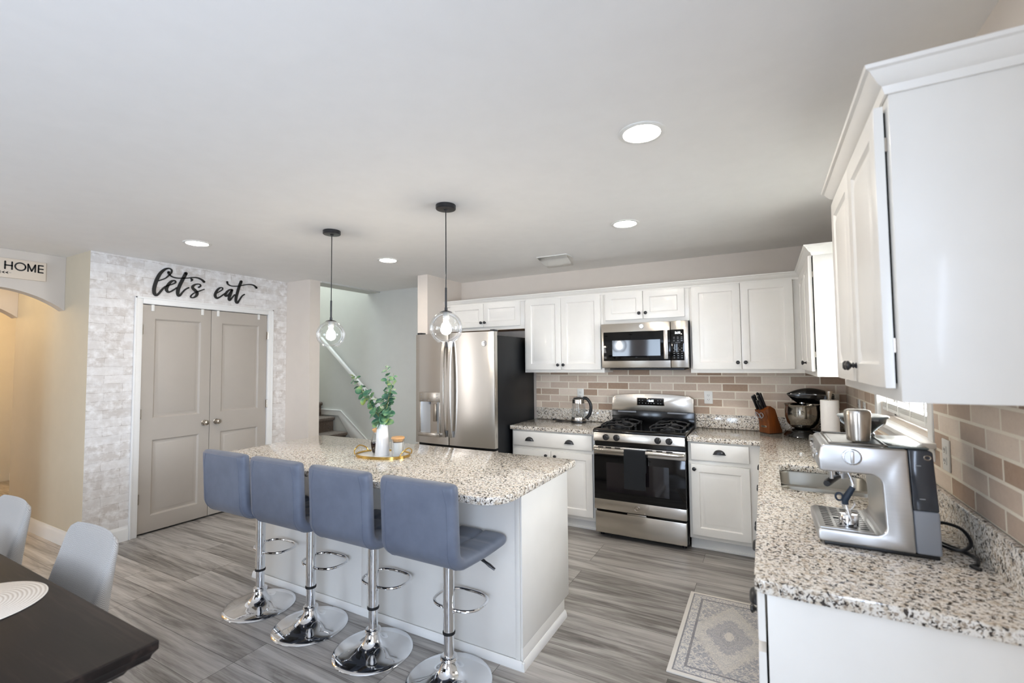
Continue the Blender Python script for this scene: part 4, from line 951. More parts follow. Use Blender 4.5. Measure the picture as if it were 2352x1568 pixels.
link('button_marks', bm, MARK, bgd, True)
bm = B(); box(bm, gx0+0.06, gx0+0.24, 4.545, 4.5525, 1.030, 1.044, 0.002); box(bm, gx1-0.24, gx1-0.06, 4.545, 4.5525, 1.030, 1.044, 0.002); link_split('vent_slot', bm, GREYPL, bgd, True)
# towel over the oven handle
bm = B(); tw = []; y0 = gy-0.052; zc = 0.768
prof = [(y0+0.0195, 0.60), (y0+0.0195, 0.72), (y0+0.0195, zc)]+[(y0+0.0195*math.cos(R(a)), zc+0.0195*math.sin(R(a))) for a in (25, 50, 75, 100, 130, 155, 180)]+[(y0-0.0200, 0.74), (y0-0.021, 0.65), (y0-0.022, 0.55), (y0-0.022, 0.462)]
nx = 10; G = []
for i in range(nx+1):
    f = i/nx; row = []
    for j, (y, z) in enumerate(prof):
        x = -1.060+0.178*f+0.004*(1-z/0.8)*math.sin(6*f); wv = 0.0025*math.sin(f*9)*max(0, (0.74-z)/0.3) if j > 9 else 0
        row.append(bm.verts.new((x, y+wv-abs(wv)*0.5, z)))
    G.append(row)
for a, b in zip(G, G[1:]):
    for j in range(len(prof)-1): bm.faces.new((a[j], b[j], b[j+1], a[j+1]))
bmesh.ops.recalc_face_normals(bm, faces=bm.faces); bmesh.ops.solidify(bm, geom=bm.faces[:], thickness=0.0035)
tag(link('dish_towel', bm, TERRY), 'dark navy dish towel hanging over the oven handle', 'towel')

# ------------------------------------------------------------------ microwave
mx0, mx1, my, mz0, mz1 = -1.336, -0.567, 4.215, 1.470, 1.878
mw = thing('microwave', 'stainless over-the-range microwave with black control panel', 'microwave', (-0.95, 4.42, mz0))
bm = B(); box(bm, mx0+0.004, mx1-0.004, my+0.045, 4.615, mz0-0.004, mz1, 0.003); link('body', bm, ENAMEL, mw, True)
bm = B(); box(bm, mx0+0.05, mx1-0.05, my+0.09, 4.58, mz0-0.022, mz0-0.0045, 0.004); link('grease_filter', bm, BLKPL, mw, True)
sx = -0.712
bm = B(); box(bm, mx0, sx-0.0015, my-0.002, my+0.0445, mz0, mz1, 0.005); md = link('door', bm, STEEL, mw, True)
bm = B(); box(bm, sx+0.0015, mx1, my, my+0.0445, mz0, mz1, 0.005); mp = link('control_panel', bm, STEEL, mw, True)
bm = B(); box(bm, -1.316, sx-0.002, my-0.0035, my+0.002, 1.533, 1.800, 0.0015); mg = link('door_glass', bm, BLKGL, md, True)
bm = B(); box(bm, -1.232, -0.800, my-0.0043, my-0.003, 1.577, 1.722); link('viewing_window', bm, OVENGL, mg, True)
bm = B(); box(bm, sx+0.002, -0.600, my-0.0025, my+0.002, 1.533, 1.803, 0.0015); mk = link('keypad', bm, BLKGL, mp, True)
bm = B(); box(bm, -0.764, -0.728, my-0.044, my-0.028, 1.545, 1.800, 0.005); h = link('handle', bm, STEELV, md, True)
bm = B(); box(bm, -0.758, -0.734, my-0.029, my-0.002, 1.550, 1.575, 0.003); box(bm, -0.758, -0.734, my-0.029, my-0.002, 1.770, 1.795, 0.003); link_split('handle_mount', bm, STEELV, h, True)
badge(-0.962, my-0.004, 1.845, 0.020, md)
link('clock_digits', face_text('3:10', 0.026, 0.0004, (-0.652, my-0.0032, 1.773), '-y', 0.0008), DIGIT, mp, True)
bm = B()
for z in (1.735, 1.722, 1.704, 1.675, 1.658, 1.640, 1.612, 1.594, 1.574, 1.555):
    n = 5 if z in (1.675, 1.658) else 3
    for i in range(n):
        x = -0.683+0.064*i/(n-1); w = 0.002 if n == 5 else 0.007; box(bm, x-w, x+w, my-0.0033, my-0.0024, z-0.002, z+0.002)
box(bm, -0.672, -0.63, my-0.0033, my-0.0024, 1.688, 1.691); box(bm, -0.675, -0.627, my-0.0033, my-0.0024, 1.624, 1.627); link('key_marks', bm, MARK, mp, True)

# ------------------------------------------------------------------ outlets
def outlet(c, rz, label, kind='outlet', gang=1):
    t = thing('wall_outlet', label, 'outlet', c, rz)
    bm = B(); box(bm, -0.036, 0.036, -0.006, 0, -0.058, 0.058, 0.003); link('plate', bm, WHITEPL, t)
    for dz in (-0.020, 0.020):
        bm = B(); box(bm, -0.016, 0.016, -0.0085, -0.006, dz-0.014, dz+0.014, 0.004); rc = link('receptacle', bm, WHITEPL, t)
        bm = B(); box(bm, -0.008, -0.006, -0.0092, -0.008, dz-0.004, dz+0.006); box(bm, 0.006, 0.008, -0.0092, -0.008, dz-0.004, dz+0.006); cyl(bm, (0, -0.0086, dz-0.009), 0.002, -0.0006, 0.0003, 8, ROT['y']); link('slot', bm, GAP, rc)
    return t
yb = YW-0.0145; xb = XR-0.0145
outlet((-1.700, yb, 1.190), 0, 'white outlet on the brick behind the kettle')
outlet((-0.458, yb, 1.190), 0, 'white outlet on the brick between the range and the knife block')
outlet((0.500, yb, 1.185), 0, 'white outlet in the corner behind the stand mixer')
outlet((xb, 4.02, 1.190), R(-90), 'white outlet on the window wall just past the corner')
outlet((xb, 3.83, 1.185), R(-90), 'white outlet on the window wall next to the window casing')
outlet((xb, 2.265, 1.172), R(-90), 'white outlet on the brick behind the coffee machine')

# ------------------------------------------------------------------ ceiling fittings
def downlight(x, y, label):
    t = thing('recessed_light', label, 'ceiling light', (x, y, ZC), 0, 'recessed ceiling lights')
    bm = B(); lathe(bm, [(0.098, -0.0005), (0.098, -0.004), (0.090, -0.008), (0.078, -0.007), (0.074, -0.002), (0.074, -0.0005)], 40); link('trim_ring', bm, WHITEPL, t)
    bm = B(); lathe(bm, [(0, -0.003), (0.0735, -0.003), (0.0735, -0.0015), (0, -0.0015)], 40); link('diffuser', bm, LED, t)
downlight(-0.430, 1.968, 'round recessed ceiling light nearest the viewer, the largest in the photo')
downlight(-0.834, 3.226, 'round recessed ceiling light in front of the microwave')
downlight(-3.952, 2.006, 'round recessed ceiling light in front of the pantry doors')
downlight(-3.087, 3.236, 'round recessed ceiling light in front of the stairwell')
def pendant(x, y, label):
    t = thing('pendant_light', label, 'pendant light', (x, y, ZC), 0, 'glass globe pendants over the island')
    z0 = -ZC
    bm = B(); lathe(bm, [(0, -0.0005), (0.060, -0.0005), (0.062, -0.003), (0.062, -0.024), (0.059, -0.028), (0.014, -0.030), (0.010, -0.036), (0, -0.036)], 36); link('canopy', bm, BLACK, t)
    bm = B(); tube(bm, [(0, 0, -0.035), (0.0006, 0, -0.25), (0, 0, 1.985+z0)], 0.0032, 8); link('cord', bm, BLACK, t)
    bm = B(); cyl(bm, (0, 0, 0), 0.0065, 1.862+z0, 1.99+z0, 12, bev=0.001); cyl(bm, (0, 0, 0), 0.009, 1.848+z0, 1.868+z0, 14, bev=0.002); link('rod', bm, BLACK, t)
    bm = B(); lathe(bm, [(0, 1.850+z0), (0.012, 1.849+z0), (0.030, 1.843+z0), (0.040, 1.838+z0), (0.036, 1.8375+z0), (0, 1.838+z0)], 28); link('cap', bm, BLACK, t)
    bm = B(); lathe(bm, [(0, 1.837+z0), (0.019, 1.837+z0), (0.020, 1.833+z0), (0.020, 1.800+z0), (0.016, 1.796+z0), (0, 1.796+z0)], 24); link('socket', bm, WHITEPL, t)
    bm = B(); prof = []; rr = 0.1; zc = 1.742+z0
    for i in range(33):
        a = R(70)-(R(70)+math.acos(0.055/rr))*i/32; prof.append((rr*math.cos(a), zc+rr*math.sin(a)))
    prof.append((0.0545, prof[-1][1]-0.004)); lathe(bm, prof, 56); link('globe', bm, GLOBE, t)
    bm = B(); lathe(bm, [(0, 1.700+z0), (0.012, 1.702+z0), (0.024, 1.709+z0), (0.031, 1.720+z0), (0.033, 1.732+z0), (0.031, 1.744+z0), (0.024, 1.760+z0), (0.017, 1.775+z0), (0.014, 1.795+z0), (0, 1.795+z0)], 28); link('bulb', bm, BULB, t)
pendant(-2.757, 2.311, 'clear globe pendant light hanging over the far end of the island by the stairs')
pendant(-1.702, 2.283, 'clear globe pendant light hanging in front of the refrigerator')
vt_ = thing('ceiling_vent', 'white ceiling air register with a clear plastic deflector above the range', 'vent', (-1.68, 3.92, ZC))
bm = B(); box(bm, -1.83, -1.53, 3.85, 3.99, ZC-0.008, ZC-0.0005, 0.002); link('register', bm, WHITEPL, vt_, True)
bm = B()
for i in range(5): box(bm, -1.81, -1.55, 3.868+i*0.024, 3.876+i*0.024, ZC-0.0095, ZC-0.0078)
link('louvers', bm, plain('vent_louver_grey', '8F887E', 0.6), vt_, True)
bm = B(); L = []
for i in range(9):
    f = i/8; y = 3.856+0.19*f; z = ZC-0.012-0.062*math.sin(f*1.35); L.append((bm.verts.new((-1.825+0.03*f, y, z)), bm.verts.new((-1.535-0.005*f, y, z))))
for a, b in zip(L, L[1:]): bm.faces.new((a[0], a[1], b[1], b[0]))
for k in (0, 1):
    tp = [bm.verts.new((a[k].co.x, a[k].co.y, ZC-0.009)) for a in L]
    for i in range(8): bm.faces.new((L[i][k], L[i+1][k], tp[i+1], tp[i]))
bmesh.ops.recalc_face_normals(bm, faces=bm.faces); bmesh.ops.solidify(bm, geom=bm.faces[:], thickness=0.002); link('deflector', bm, CLEARPL, vt_, True)

# ------------------------------------------------------------------ bar stools
def padded(path, half_w, half_t, rc, nu=30, tuft=None, p=5.0, lo=0, hi=None, ends=(True, True)):
    """upholstered pad swept along a side path [(y,z)]; returns a bmesh of rows lo..hi"""
    P = [Vector((0, a, b)) for a, b in path]; n = len(P); hi = n-1 if hi is None else hi
    S = [0]
    for a, b in zip(P, P[1:]): S.append(S[-1]+(b-a).length)
    T = S[-1]; bm = B(); inn, out = [], []
    for i in range(lo, hi+1):
        t = (P[min(i+1, n-1)]-P[max(i-1, 0)]).normalized(); nrm = Vector((0, -t.z, t.y))
        def edge(d): return 1.0 if d >= rc else max(0.0, 1-((rc-d)/rc)**3)**(1/3.0)
        we = (edge(S[i]) if ends[0] else 1)*(edge(T-S[i]) if ends[1] else 1); W = half_w-rc*0.55*(1-we)
        ht = half_t*max(0.0, 1-(max(0, 1-min(S[i] if ends[0] else 9, T-S[i] if ends[1] else 9)/0.022))**2.2)**0.5
        a, b = [], []
        for j in range(nu+1):
            u = math.sin(PI/2*(2*j/nu-1)); e = max(0.0, 1-abs(u)**(p*3))**(1/2.2)
            h = ht*e; q = 0.0
            if tuft: q = tuft(S[i], T, u)*e
            base = P[i]+Vector((u*W, 0, 0)); a.append(bm.verts.new(base+nrm*(h-q))); b.append(bm.verts.new(base-nrm*h))
        inn.append(a); out.append(b)
    m = len(inn)
    for i in range(m-1):
        for j in range(nu):
            bm.faces.new((inn[i][j], inn[i][j+1], inn[i+1][j+1], inn[i+1][j])); bm.faces.new((out[i][j], out[i+1][j], out[i+1][j+1], out[i][j+1]))
        bm.faces.new((inn[i][0], inn[i+1][0], out[i+1][0], out[i][0])); bm.faces.new((inn[i][nu], out[i][nu], out[i+1][nu], inn[i+1][nu]))
    for k in (0, m-1):
        for j in range(nu): bm.faces.new((inn[k][j], inn[k][j+1], out[k][j+1], out[k][j]))
    bmesh.ops.remove_doubles(bm, verts=bm.verts, dist=0.0003); return bm
def stool_path():
    pts = []
    for i in range(13): f = i/12; pts.append((-0.232+0.012*f, 0.990-0.273*f))
    c = (-0.145, 0.720); r = 0.0752
    for i in range(1, 9): a = R(180+ (90*i/8)); pts.append((c[0]+r*math.cos(a), c[1]+r*math.sin(a)))
    for i in range(1, 22): f = i/21; pts.append((-0.145+0.360*f, 0.6448-0.010*f-0.006*math.sin(PI*f)))
    for i in range(1, 5): pts.insert(0, (-0.232-0.0005*i, 0.990+0.0045*i))
    return pts
SPATH = stool_path(); NB = 4+13+4
def seat_tuft(s, T, u):
    q = 0
    for v0 in (-0.36, 0.36): q += 0.009*math.exp(-((u-v0)/0.035)**2)
    for f in (0.13, 0.25): q += 0.009*math.exp(-((T-s-f)/0.010)**2)
    return q
def stool(loc, label):
    t = thing('bar_stool', label, 'bar stool', loc, 0, 'grey bar stools along the island')
    link('backrest', padded(SPATH, 0.215, 0.029, 0.055, 30, None, 5, 0, NB), LEATHER, t, sharp=60)
    o = link('seat', padded(SPATH, 0.215, 0.029, 0.055, 44, seat_tuft, 5, NB), LEATHER, t, sharp=60)
    bm = B(); pts = []
    for sgn, rng in ((1, range(NB+4, 3, -1)), (-1, range(4, NB+5))):
        for i in rng:
            p = SPATH[i]; q0, q1 = SPATH[i-1], SPATH[i+1]; tx, tz = q1[0]-q0[0], q1[1]-q0[1]; L_ = math.hypot(tx, tz); w = 0.176 if i > 6 else 0.176-0.006*(7-i)
            pts.append((sgn*w, p[0]+tz/L_*0.0287, p[1]-tx/L_*0.0287))
    tube(bm, pts, 0.0016, 6); link('piping', bm, LEATHER, t)
    bm = B(); box(bm, -0.11, 0.11, -0.10, 0.12, 0.596, 0.613, 0.004); link('seat_plate', bm, BLACK, t)
    bm = B(); lathe(bm, [(0, 0.0), (0.207, 0.0), (0.209, 0.003), (0.206, 0.007), (0.19, 0.014), (0.14, 0.021), (0.10, 0.029), (0.070, 0.041), (0.050, 0.058), (0.038, 0.080), (0.033, 0.098), (0, 0.098)], 72); link('base', bm, CHROME, t)
    bm = B(); lathe(bm, [(0, 0.098), (0.040, 0.098), (0.042, 0.102), (0.040, 0.106), (0.042, 0.110), (0.040, 0.114), (0.034, 0.117), (0, 0.117)], 32); link('collar', bm, CHROME, t)
    bm = B(); cyl(bm, (0, 0, 0), 0.0245, 0.117, 0.222, 36); link('lower_column', bm, CHROME, t)
    bm = B(); lathe(bm, [(0.0245, 0.217), (0.0300, 0.219), (0.0310, 0.225), (0.0300, 0.231), (0.0245, 0.233)], 32); link('rubber_ring', bm, RUBBER, t)
    bm = B(); cyl(bm, (0, 0, 0), 0.0275, 0.233, 0.5965, 36); link('upper_column', bm, CHROME, t)
    bm = B(); ring = []
    for i in range(40):
        a = 2*PI*i/40; ca, sa = math.cos(a), math.sin(a); ring.append((0.135*abs(ca)**0.75*(1 if ca > 0 else -1), 0.100+0.100*abs(sa)**0.75*(1 if sa > 0 else -1), 0.335))
    tube(bm, ring, 0.0075, 10, True)
    for s in (-1, 1): tube(bm, [(s*0.034, 0.002, 0.335), (s*0.022, 0.0, 0.318), (s*0.020, 0, 0.30)], 0.006, 8)
    link('footrest', bm, CHROME, t)
    bm = B(); tube(bm, [(0.05, 0.03, 0.592), (0.13, 0.05, 0.588), (0.17, 0.058, 0.572)], [0.005, 0.005, 0.008], 8); tube(bm, [(0.165, 0.057, 0.574), (0.195, 0.062, 0.556), (0.222, 0.066, 0.540)], [0.008, 0.012, 0.009], 10, flat=0.6); link('height_lever', bm, BLACK, t)
    return t
s1 = stool((-2.862, 1.868, 0), 'grey leather bar stool nearest the pantry, first of the four at the island')
dup(s1, (-2.378, 1.866, 0), None, 'grey leather bar stool second from the pantry along the island')
dup(s1, (-1.878, 1.866, 0), None, 'grey leather bar stool third from the pantry, beside the one with its seat in view')
dup(s1, (-1.380, 1.868, 0), None, 'grey leather bar stool nearest the viewer with its tufted seat in view')

# ------------------------------------------------------------------ tray, vase, jars on the island
TZ = CT1+0.0002
tr = thing('serving_tray', 'oval white tray with gold rim and handles on the island', 'tray', (-2.247, 2.315, TZ), R(9))
def oval(a, b, z, n=56, p=2.3): 
    return [((a*abs(math.cos(t))**(2/p)*(1 if math.cos(t) > 0 else -1)), (b*abs(math.sin(t))**(2/p)*(1 if math.sin(t) > 0 else -1)), z) for t in [2*PI*i/n for i in range(n)]]
bm = B(); prism(bm, oval(0.183, 0.122, 0.002), (0, 0, 0.006)); link('tray_base', bm, CERAM, tr)
bm = B(); o0, o1, i0, i1 = oval(0.189, 0.128, 0.0), oval(0.189, 0.128, 0.018), oval(0.185, 0.124, 0.0), oval(0.185, 0.124, 0.018)
Vv = [[bm.verts.new(p) for p in L] for L in (o0, o1, i1, i0)]
for a, b in zip(Vv, Vv[1:]+Vv[:1]):
    for k in range(56): bm.faces.new((a[k], a[(k+1) % 56], b[(k+1) % 56], b[k]))
link('rim', bm, BRASS, tr)
for s in (-1, 1):
    bm = B(); tube(bm, catmull([(s*0.172, -0.070, 0.012), (s*0.182, -0.060, 0.038), (s*0.191, 0, 0.060), (s*0.182, 0.060, 0.038), (s*0.172, 0.070, 0.012)], 6), 0.004, 8); link('handle', bm, BRASS, tr)
ZT = TZ+0.0083
bm = B(); lathe(bm, [(0, 0), (0.046, 0), (0.0475, 0.003), (0.046, 0.03), (0.036, 0.19), (0.034, 0.208), (0.030, 0.208), (0.031, 0.19), (0.040, 0.03), (0, 0.02)], 40, (0, 0, 0)); v = link('vase', bm, CERAM); v.location = (-2.240, 2.300, ZT); tag(v, 'tall tapered white ceramic vase on the gold tray', 'vase')
cj = thing('candle_jar', 'white candle in a glass jar with a wooden lid on the tray', 'candle', (-2.120, 2.318, ZT))
bm = B(); lathe(bm, [(0, 0.0), (0.040, 0.0), (0.042, 0.004), (0.042, 0.112), (0.040, 0.113), (0.0395, 0.006), (0, 0.005)], 36); link('jar', bm, JAR, cj)
bm = B(); lathe(bm, [(0, 0.006), (0.039, 0.006), (0.039, 0.092), (0, 0.092)], 36); link('wax', bm, WAX, cj)
bm = B(); lathe(bm, [(0, 0.098), (0.038, 0.098), (0.038, 0.113), (0.043, 0.114), (0.043, 0.124), (0.040, 0.126), (0, 0.126)], 36); link('lid', bm, WOODL, cj)
sb = thing('syrup_bottle', 'ribbed glass bottle of dark syrup with wooden dipper lid behind the vase', 'bottle', (-2.330, 2.335, ZT))
HON = [(0.020, 0.0), (0.026, 0.006), (0.032, 0.025), (0.036, 0.050), (0.037, 0.070), (0.034, 0.095), (0.028, 0.118), (0.022, 0.132), (0.021, 0.148)]
ribs = []
for i in range(len(HON)-1):
    for k in range(4): f = k/4; ribs.append((HON[i][0]+(HON[i+1][0]-HON[i][0])*f+0.0008*math.sin(k*PI/2), HON[i][1]+(HON[i+1][1]-HON[i][1])*f))
bm = B(); lathe(bm, [(0, 0)]+ribs+[HON[-1]], 32); link('glass', bm, JAR, sb)
bm = B(); lathe(bm, [(0, 0.003)]+[(r-0.002, max(z, 0.004)) for r, z in HON[1:5]]+[(0.033, 0.077), (0, 0.077)], 32); link('syrup', bm, SYRUP, sb)
bm = B(); lathe(bm, [(0, 0.140), (0.019, 0.140), (0.019, 0.149), (0.026, 0.150), (0.027, 0.158), (0.022, 0.164), (0.006, 0.166), (0.005, 0.186), (0.007, 0.192), (0, 0.195)], 28); link('dipper_lid', bm, WOODL, sb)
def leaf(bm, c, nrm, tip, r):
    nrm = nrm.normalized(); tip = (tip-nrm*tip.dot(nrm)).normalized(); w = nrm.cross(tip); n = 12
    ctr = bm.verts.new(c+tip*r*0.9+nrm*(-0.12*r)); L = []
    for i in range(n):
        a = 2*PI*i/n; x = math.cos(a); y = math.sin(a); e = 1.0-0.12*max(0, x)**3
        L.append(bm.verts.new(c+tip*(r*0.95-x*r*-1.0*1.0+0.0)+w*(y*r*0.86*e)+nrm*(0.16*r*y*y-0.10*r*x*x)))
    for i in range(n): bm.faces.new((ctr, L[i], L[(i+1) % n]))
def stem(pts, n, r0, r1, label):
    t = thing('eucalyptus_stem', label, 'plant', pts[0], 0, 'eucalyptus stems in the white vase')
    P = catmull(pts, 8); bm = B(); N = len(P); tube(bm, P, [0.0026-0.0018*i/(N-1) for i in range(N)], 6); link('stem', bm, STEMM, t, True)
    bm = B()
    for k in range(n):
        f = 0.24+0.76*(k+0.5)/n; i = min(int(f*(N-1)), N-2); c = P[i]; d = (P[i+1]-P[i]).normalized(); r = r0+(r1-r0)*f
        a0 = k*PI/2*0.9+random.uniform(-0.5, 0.5); u = d.orthogonal().normalized(); w = d.cross(u)
        for s in (0, PI):
            a = a0+s+random.uniform(-0.3, 0.3); out = (u*math.cos(a)+w*math.sin(a)); tip = (out*random.uniform(0.7, 1.1)+d*random.uniform(-0.1, 0.6)); nr = d*random.uniform(0.3, 1.0)+Vector((random.uniform(-.6, .6), random.uniform(-1.0, .2), random.uniform(-.3, .6)))
            leaf(bm, c+out*0.006, nr, tip, r*random.uniform(0.95, 1.4))
    bmesh.ops.recalc_face_normals(bm, faces=bm.faces); bmesh.ops.solidify(bm, geom=bm.faces[:], thickness=0.0006); lf = link('leaves', bm, LEAF, t, True, 80)
m0 = (-2.240, 2.300, ZT+0.05)
stem([(-2.242, 2.300, ZT+0.04), (-2.252, 2.298, ZT+0.215), (-2.330, 2.290, ZT+0.36), (-2.430, 2.285, ZT+0.44), (-2.500, 2.280, ZT+0.53)], 13, 0.028, 0.015, 'eucalyptus stem in the white vase leaning farthest towards the stairs')
stem([(-2.236, 2.303, ZT+0.04), (-2.240, 2.305, ZT+0.215), (-2.225, 2.31, ZT+0.36), (-2.205, 2.312, ZT+0.48), (-2.218, 2.31, ZT+0.59)], 13, 0.031, 0.013, 'tallest eucalyptus stem in the white vase, rising straight up')
stem([(-2.232, 2.297, ZT+0.04), (-2.225, 2.294, ZT+0.215), (-2.180, 2.285, ZT+0.34), (-2.145, 2.28, ZT+0.44), (-2.125, 2.28, ZT+0.54)], 12, 0.030, 0.012, 'eucalyptus stem in the white vase leaning towards the refrigerator')
stem([(-2.242, 2.296, ZT+0.04), (-2.248, 2.290, ZT+0.215), (-2.285, 2.27, ZT+0.30), (-2.335, 2.25, ZT+0.37), (-2.400, 2.245, ZT+0.41)], 9, 0.031, 0.020, 'low eucalyptus stem in the white vase with the broadest pale leaves')
stem([(-2.238, 2.302, ZT+0.04), (-2.236, 2.300, ZT+0.215), (-2.21, 2.30, ZT+0.29), (-2.19, 2.295, ZT+0.35), (-2.175, 2.29, ZT+0.39)], 8, 0.030, 0.022, 'short dark eucalyptus stem in the middle of the white vase')

# ------------------------------------------------------------------ things on the counters
CZ_ = CT1+0.0003
kt = thing('electric_kettle', 'glass and steel electric kettle on the counter beside the range', 'kettle', (-1.672, 4.478, CZ_))
bm = B(); lathe(bm, [(0, 0), (0.078, 0), (0.080, 0.004), (0.078, 0.016), (0, 0.018)], 40); link('power_base', bm, BLKPL, kt)
bm = B(); lathe(bm, [(0, 0.018), (0.076, 0.018), (0.077, 0.022), (0.076, 0.050), (0.0735, 0.056), (0, 0.056)], 40); link('heating_base', bm, STEELV, kt)
bm = B(); lathe(bm, [(0.073, 0.056), (0.073, 0.08), (0.071, 0.14), (0.066, 0.195)], 40); link('glass_body', bm, JAR, kt)
bm = B(); lathe(bm, [(0.066, 0.195), (0.066, 0.200), (0.063, 0.232), (0.055, 0.240), (0, 0.240)], 40); prism(bm, [(-0.058, -0.018, 0.205), (-0.058, 0.018, 0.205), (-0.086, 0.008, 0.236), (-0.086, -0.008, 0.236)], (0.03, 0, 0.004)); link('collar', bm, STEELV, kt)
bm = B(); lathe(bm, [(0, 0.238), (0.054, 0.240), (0.050, 0.248), (0.02, 0.256), (0, 0.257)], 32); link('lid', bm, BLKPL, kt)
bm = B(); tube(bm, catmull([(0.050, 0, 0.246), (0.090, 0, 0.240), (0.124, 0, 0.195), (0.130, 0, 0.140), (0.112, 0, 0.080), (0.080, 0, 0.045)], 6), 0.013, 12, flat=1.25); link('handle', bm, BLKPL, kt)
bm = B(); tube(bm, catmull([(-0.076, -0.02, 0.006), (-0.11, -0.05, 0.004), (-0.16, -0.02, 0.004), (-0.20, -0.05, 0.004), (-0.24, -0.01, 0.004), (-0.19, 0.02, 0.004), (-0.235, 0.04, 0.005), (-0.275, 0.03, 0.012)], 6), 0.0038, 8); box(bm, -0.300, -0.272, 0.018, 0.042, 0.004, 0.022, 0.004); link('cord', bm, BLKPL, kt)

kb = thing('knife_block', 'slanted brown wooden knife block in the back corner', 'knife block', (0.020, 4.475, CZ_), R(-44))
BW = 0.052
bm = B(); prism(bm, [(-BW, -0.048, 0.004), (-BW, -0.050, 0.100), (-BW, -0.092, 0.195), (-BW, -0.030, 0.232), (-BW, 0.020, 0.205), (-BW, 0.095, 0.004)], (2*BW, 0, 0), 0.003); link('block', bm, BLOCKW, kb)
bm = B(); box(bm, -BW+0.004, BW-0.004, -0.046, 0.092, 0, 0.0045); link('foot_pad', bm, RUBBER, kb)
bm = B(); box(bm, -0.028, 0.028, -0.0525, -0.0485, 0.050, 0.066, 0.0018); link('nameplate', bm, NICKEL, kb)
d = Vector((0, -0.42, 0.907)); tf = Vector((0, 0.062, 0.037)).normalized()
Mz = Matrix.Rotation(R(-44), 3, 'Z'); O = Vector((0.020, 4.475, CZ_))
KN = [(-0.030, 0.012, 0.125, 'black handled knife at the upper left of the knife block'), (-0.032, 0.034, 0.122, 'black handled knife at the left of the middle row in the block'), (-0.012, 0.054, 0.130, 'tallest black handled knife at the back left of the block'), (0.018, 0.052, 0.128, 'black handled knife at the back right of the block'), (0.012, 0.030, 0.118, 'black handled knife in the middle of the block'), (0.000, 0.012, 0.085, 'short black handled knife at the front of the block')]
for kx, kt_, ln, lb in KN:
    t = thing('kitchen_knife', lb, 'knife', O+Mz @ (Vector((kx, -0.092, 0.195))+tf*kt_), R(-44), 'knives in the wooden block')
    bm = B(); w, th = 0.010, 0.0068
    pts = [d*(-0.002), d*0.004, d*ln*0.5, d*(ln-0.010), d*ln]; tube(bm, pts, [0.0095, 0.0118, 0.0110, 0.0130, 0.0095], 10, flat=0.75); link('handle', bm, BLKPL, t)
    bm = B(); tube(bm, [d*(ln-0.001), d*(ln+0.003)], 0.0090, 10, flat=0.75); link('end_cap', bm, CHROME, t)
t = thing('kitchen_scissors', 'grey handled scissors tucked in the front of the knife block', 'scissors', O+Mz @ Vector((0.0, -0.080, 0.150)), R(-44))
for s in (-1, 1):
    bm = B(); cc = Vector((s*0.020, -0.014, 0.004)); ax1 = Vector((0.75*s, 0, 1.0)).normalized(); ax1 = Vector((ax1.x*0.45, -0.40*0.9, 0.9)).normalized(); ax2 = Vector((1, 0, 0))
    tube(bm, [cc+ax1*0.024*math.sin(a)+ax2*0.0175*math.cos(a) for a in [2*PI*i/20 for i in range(20)]], 0.0032, 8, True); link('handle_loop', bm, GREYPL, t)
bm = B(); tube(bm, [(0, -0.012, 0.006), (0.002, -0.004, -0.010), (0.002, 0.004, -0.022)], 0.006, 8); link('pivot', bm, GREYPL, t)

mx = thing('stand_mixer', 'black stand mixer with steel bowl in the back corner', 'mixer', (0.262, 4.40, CZ_))
bm = B(); lathe(bm, [(0, 0), (0.135, 0), (0.137, 0.005), (0.118, 0.040), (0.090, 0.058), (0.06, 0.062), (0, 0.062)], 48); box(bm, 0.05, 0.205, -0.075, 0.075, 0.0, 0.060, 0.012); link('base', bm, MIXERBLK, mx)
bm = B(); lathe(bm, [(0, 0.0635), (0.055, 0.0635), (0.080, 0.075), (0.108, 0.110), (0.121, 0.160), (0.123, 0.200), (0.121, 0.240), (0.126, 0.252), (0.128, 0.256), (0.124, 0.257), (0.119, 0.245), (0.119, 0.200), (0.115, 0.155), (0.10, 0.11), (0.07, 0.078), (0, 0.070)], 56, (-0.004, 0, 0)); link('bowl', bm, MIRROR, mx)
bm = B(); prism(bm, [(0.130, -0.055, 0.055), (0.205, -0.055, 0.055), (0.198, -0.050, 0.34), (0.140, -0.050, 0.34)], (0, 0.11, 0), 0.012); link('column', bm, MIXERBLK, mx)
bm = B(); cs = []
for i in range(25):
    f = i/24; x = -0.105+0.318*f; top = 0.335+0.052*math.sin(PI*min(1, f*0.95+0.03))**0.8; bot = 0.335-0.075*min(1, f/0.25)**0.7*(1-0.25*max(0, f-0.8)/0.2); w = 0.058*math.sin(PI*(0.10+0.80*f))**0.55
    cs.append([bm.verts.new((x, w*math.cos(a)*(1 if True else 0), (0.335+(top-0.335)*math.sin(a)) if math.sin(a) >= 0 else (0.335+(0.335-bot)*math.sin(a)*1.0))) for a in [2*PI*k/24 for k in range(24)]])
for a, b in zip(cs, cs[1:]):
    for k in range(24): bm.faces.new((a[k], a[(k+1) % 24], b[(k+1) % 24], b[k]))
bm.faces.new(cs[0]); bm.faces.new(cs[-1][::-1]); hd = link('head', bm, MIXERBLK, mx)
bm = B(); pts = []
for i in range(25):
    f = i/24; x = -0.105+0.318*f; w = 0.0585*math.sin(PI*(0.10+0.80*f))**0.55; pts.append((x, -w-0.0005, 0.3345))
tube(bm, pts, 0.0042, 6, flat=0.5); link('chrome_band', bm, CHROME, hd)
bm = B(); cyl(bm, (0, 0, 0), 0.030, 0.205, 0.285, 24); cyl(bm, (0, 0, 0), 0.008, 0.10, 0.21, 12); link('beater_shaft', bm, CHROME, mx)
bm = B(); box(bm, 0.010, 0.030, -0.121, -0.118, 0.018, 0.026, 0.001); link('maker_plate', bm, MARK, mx)

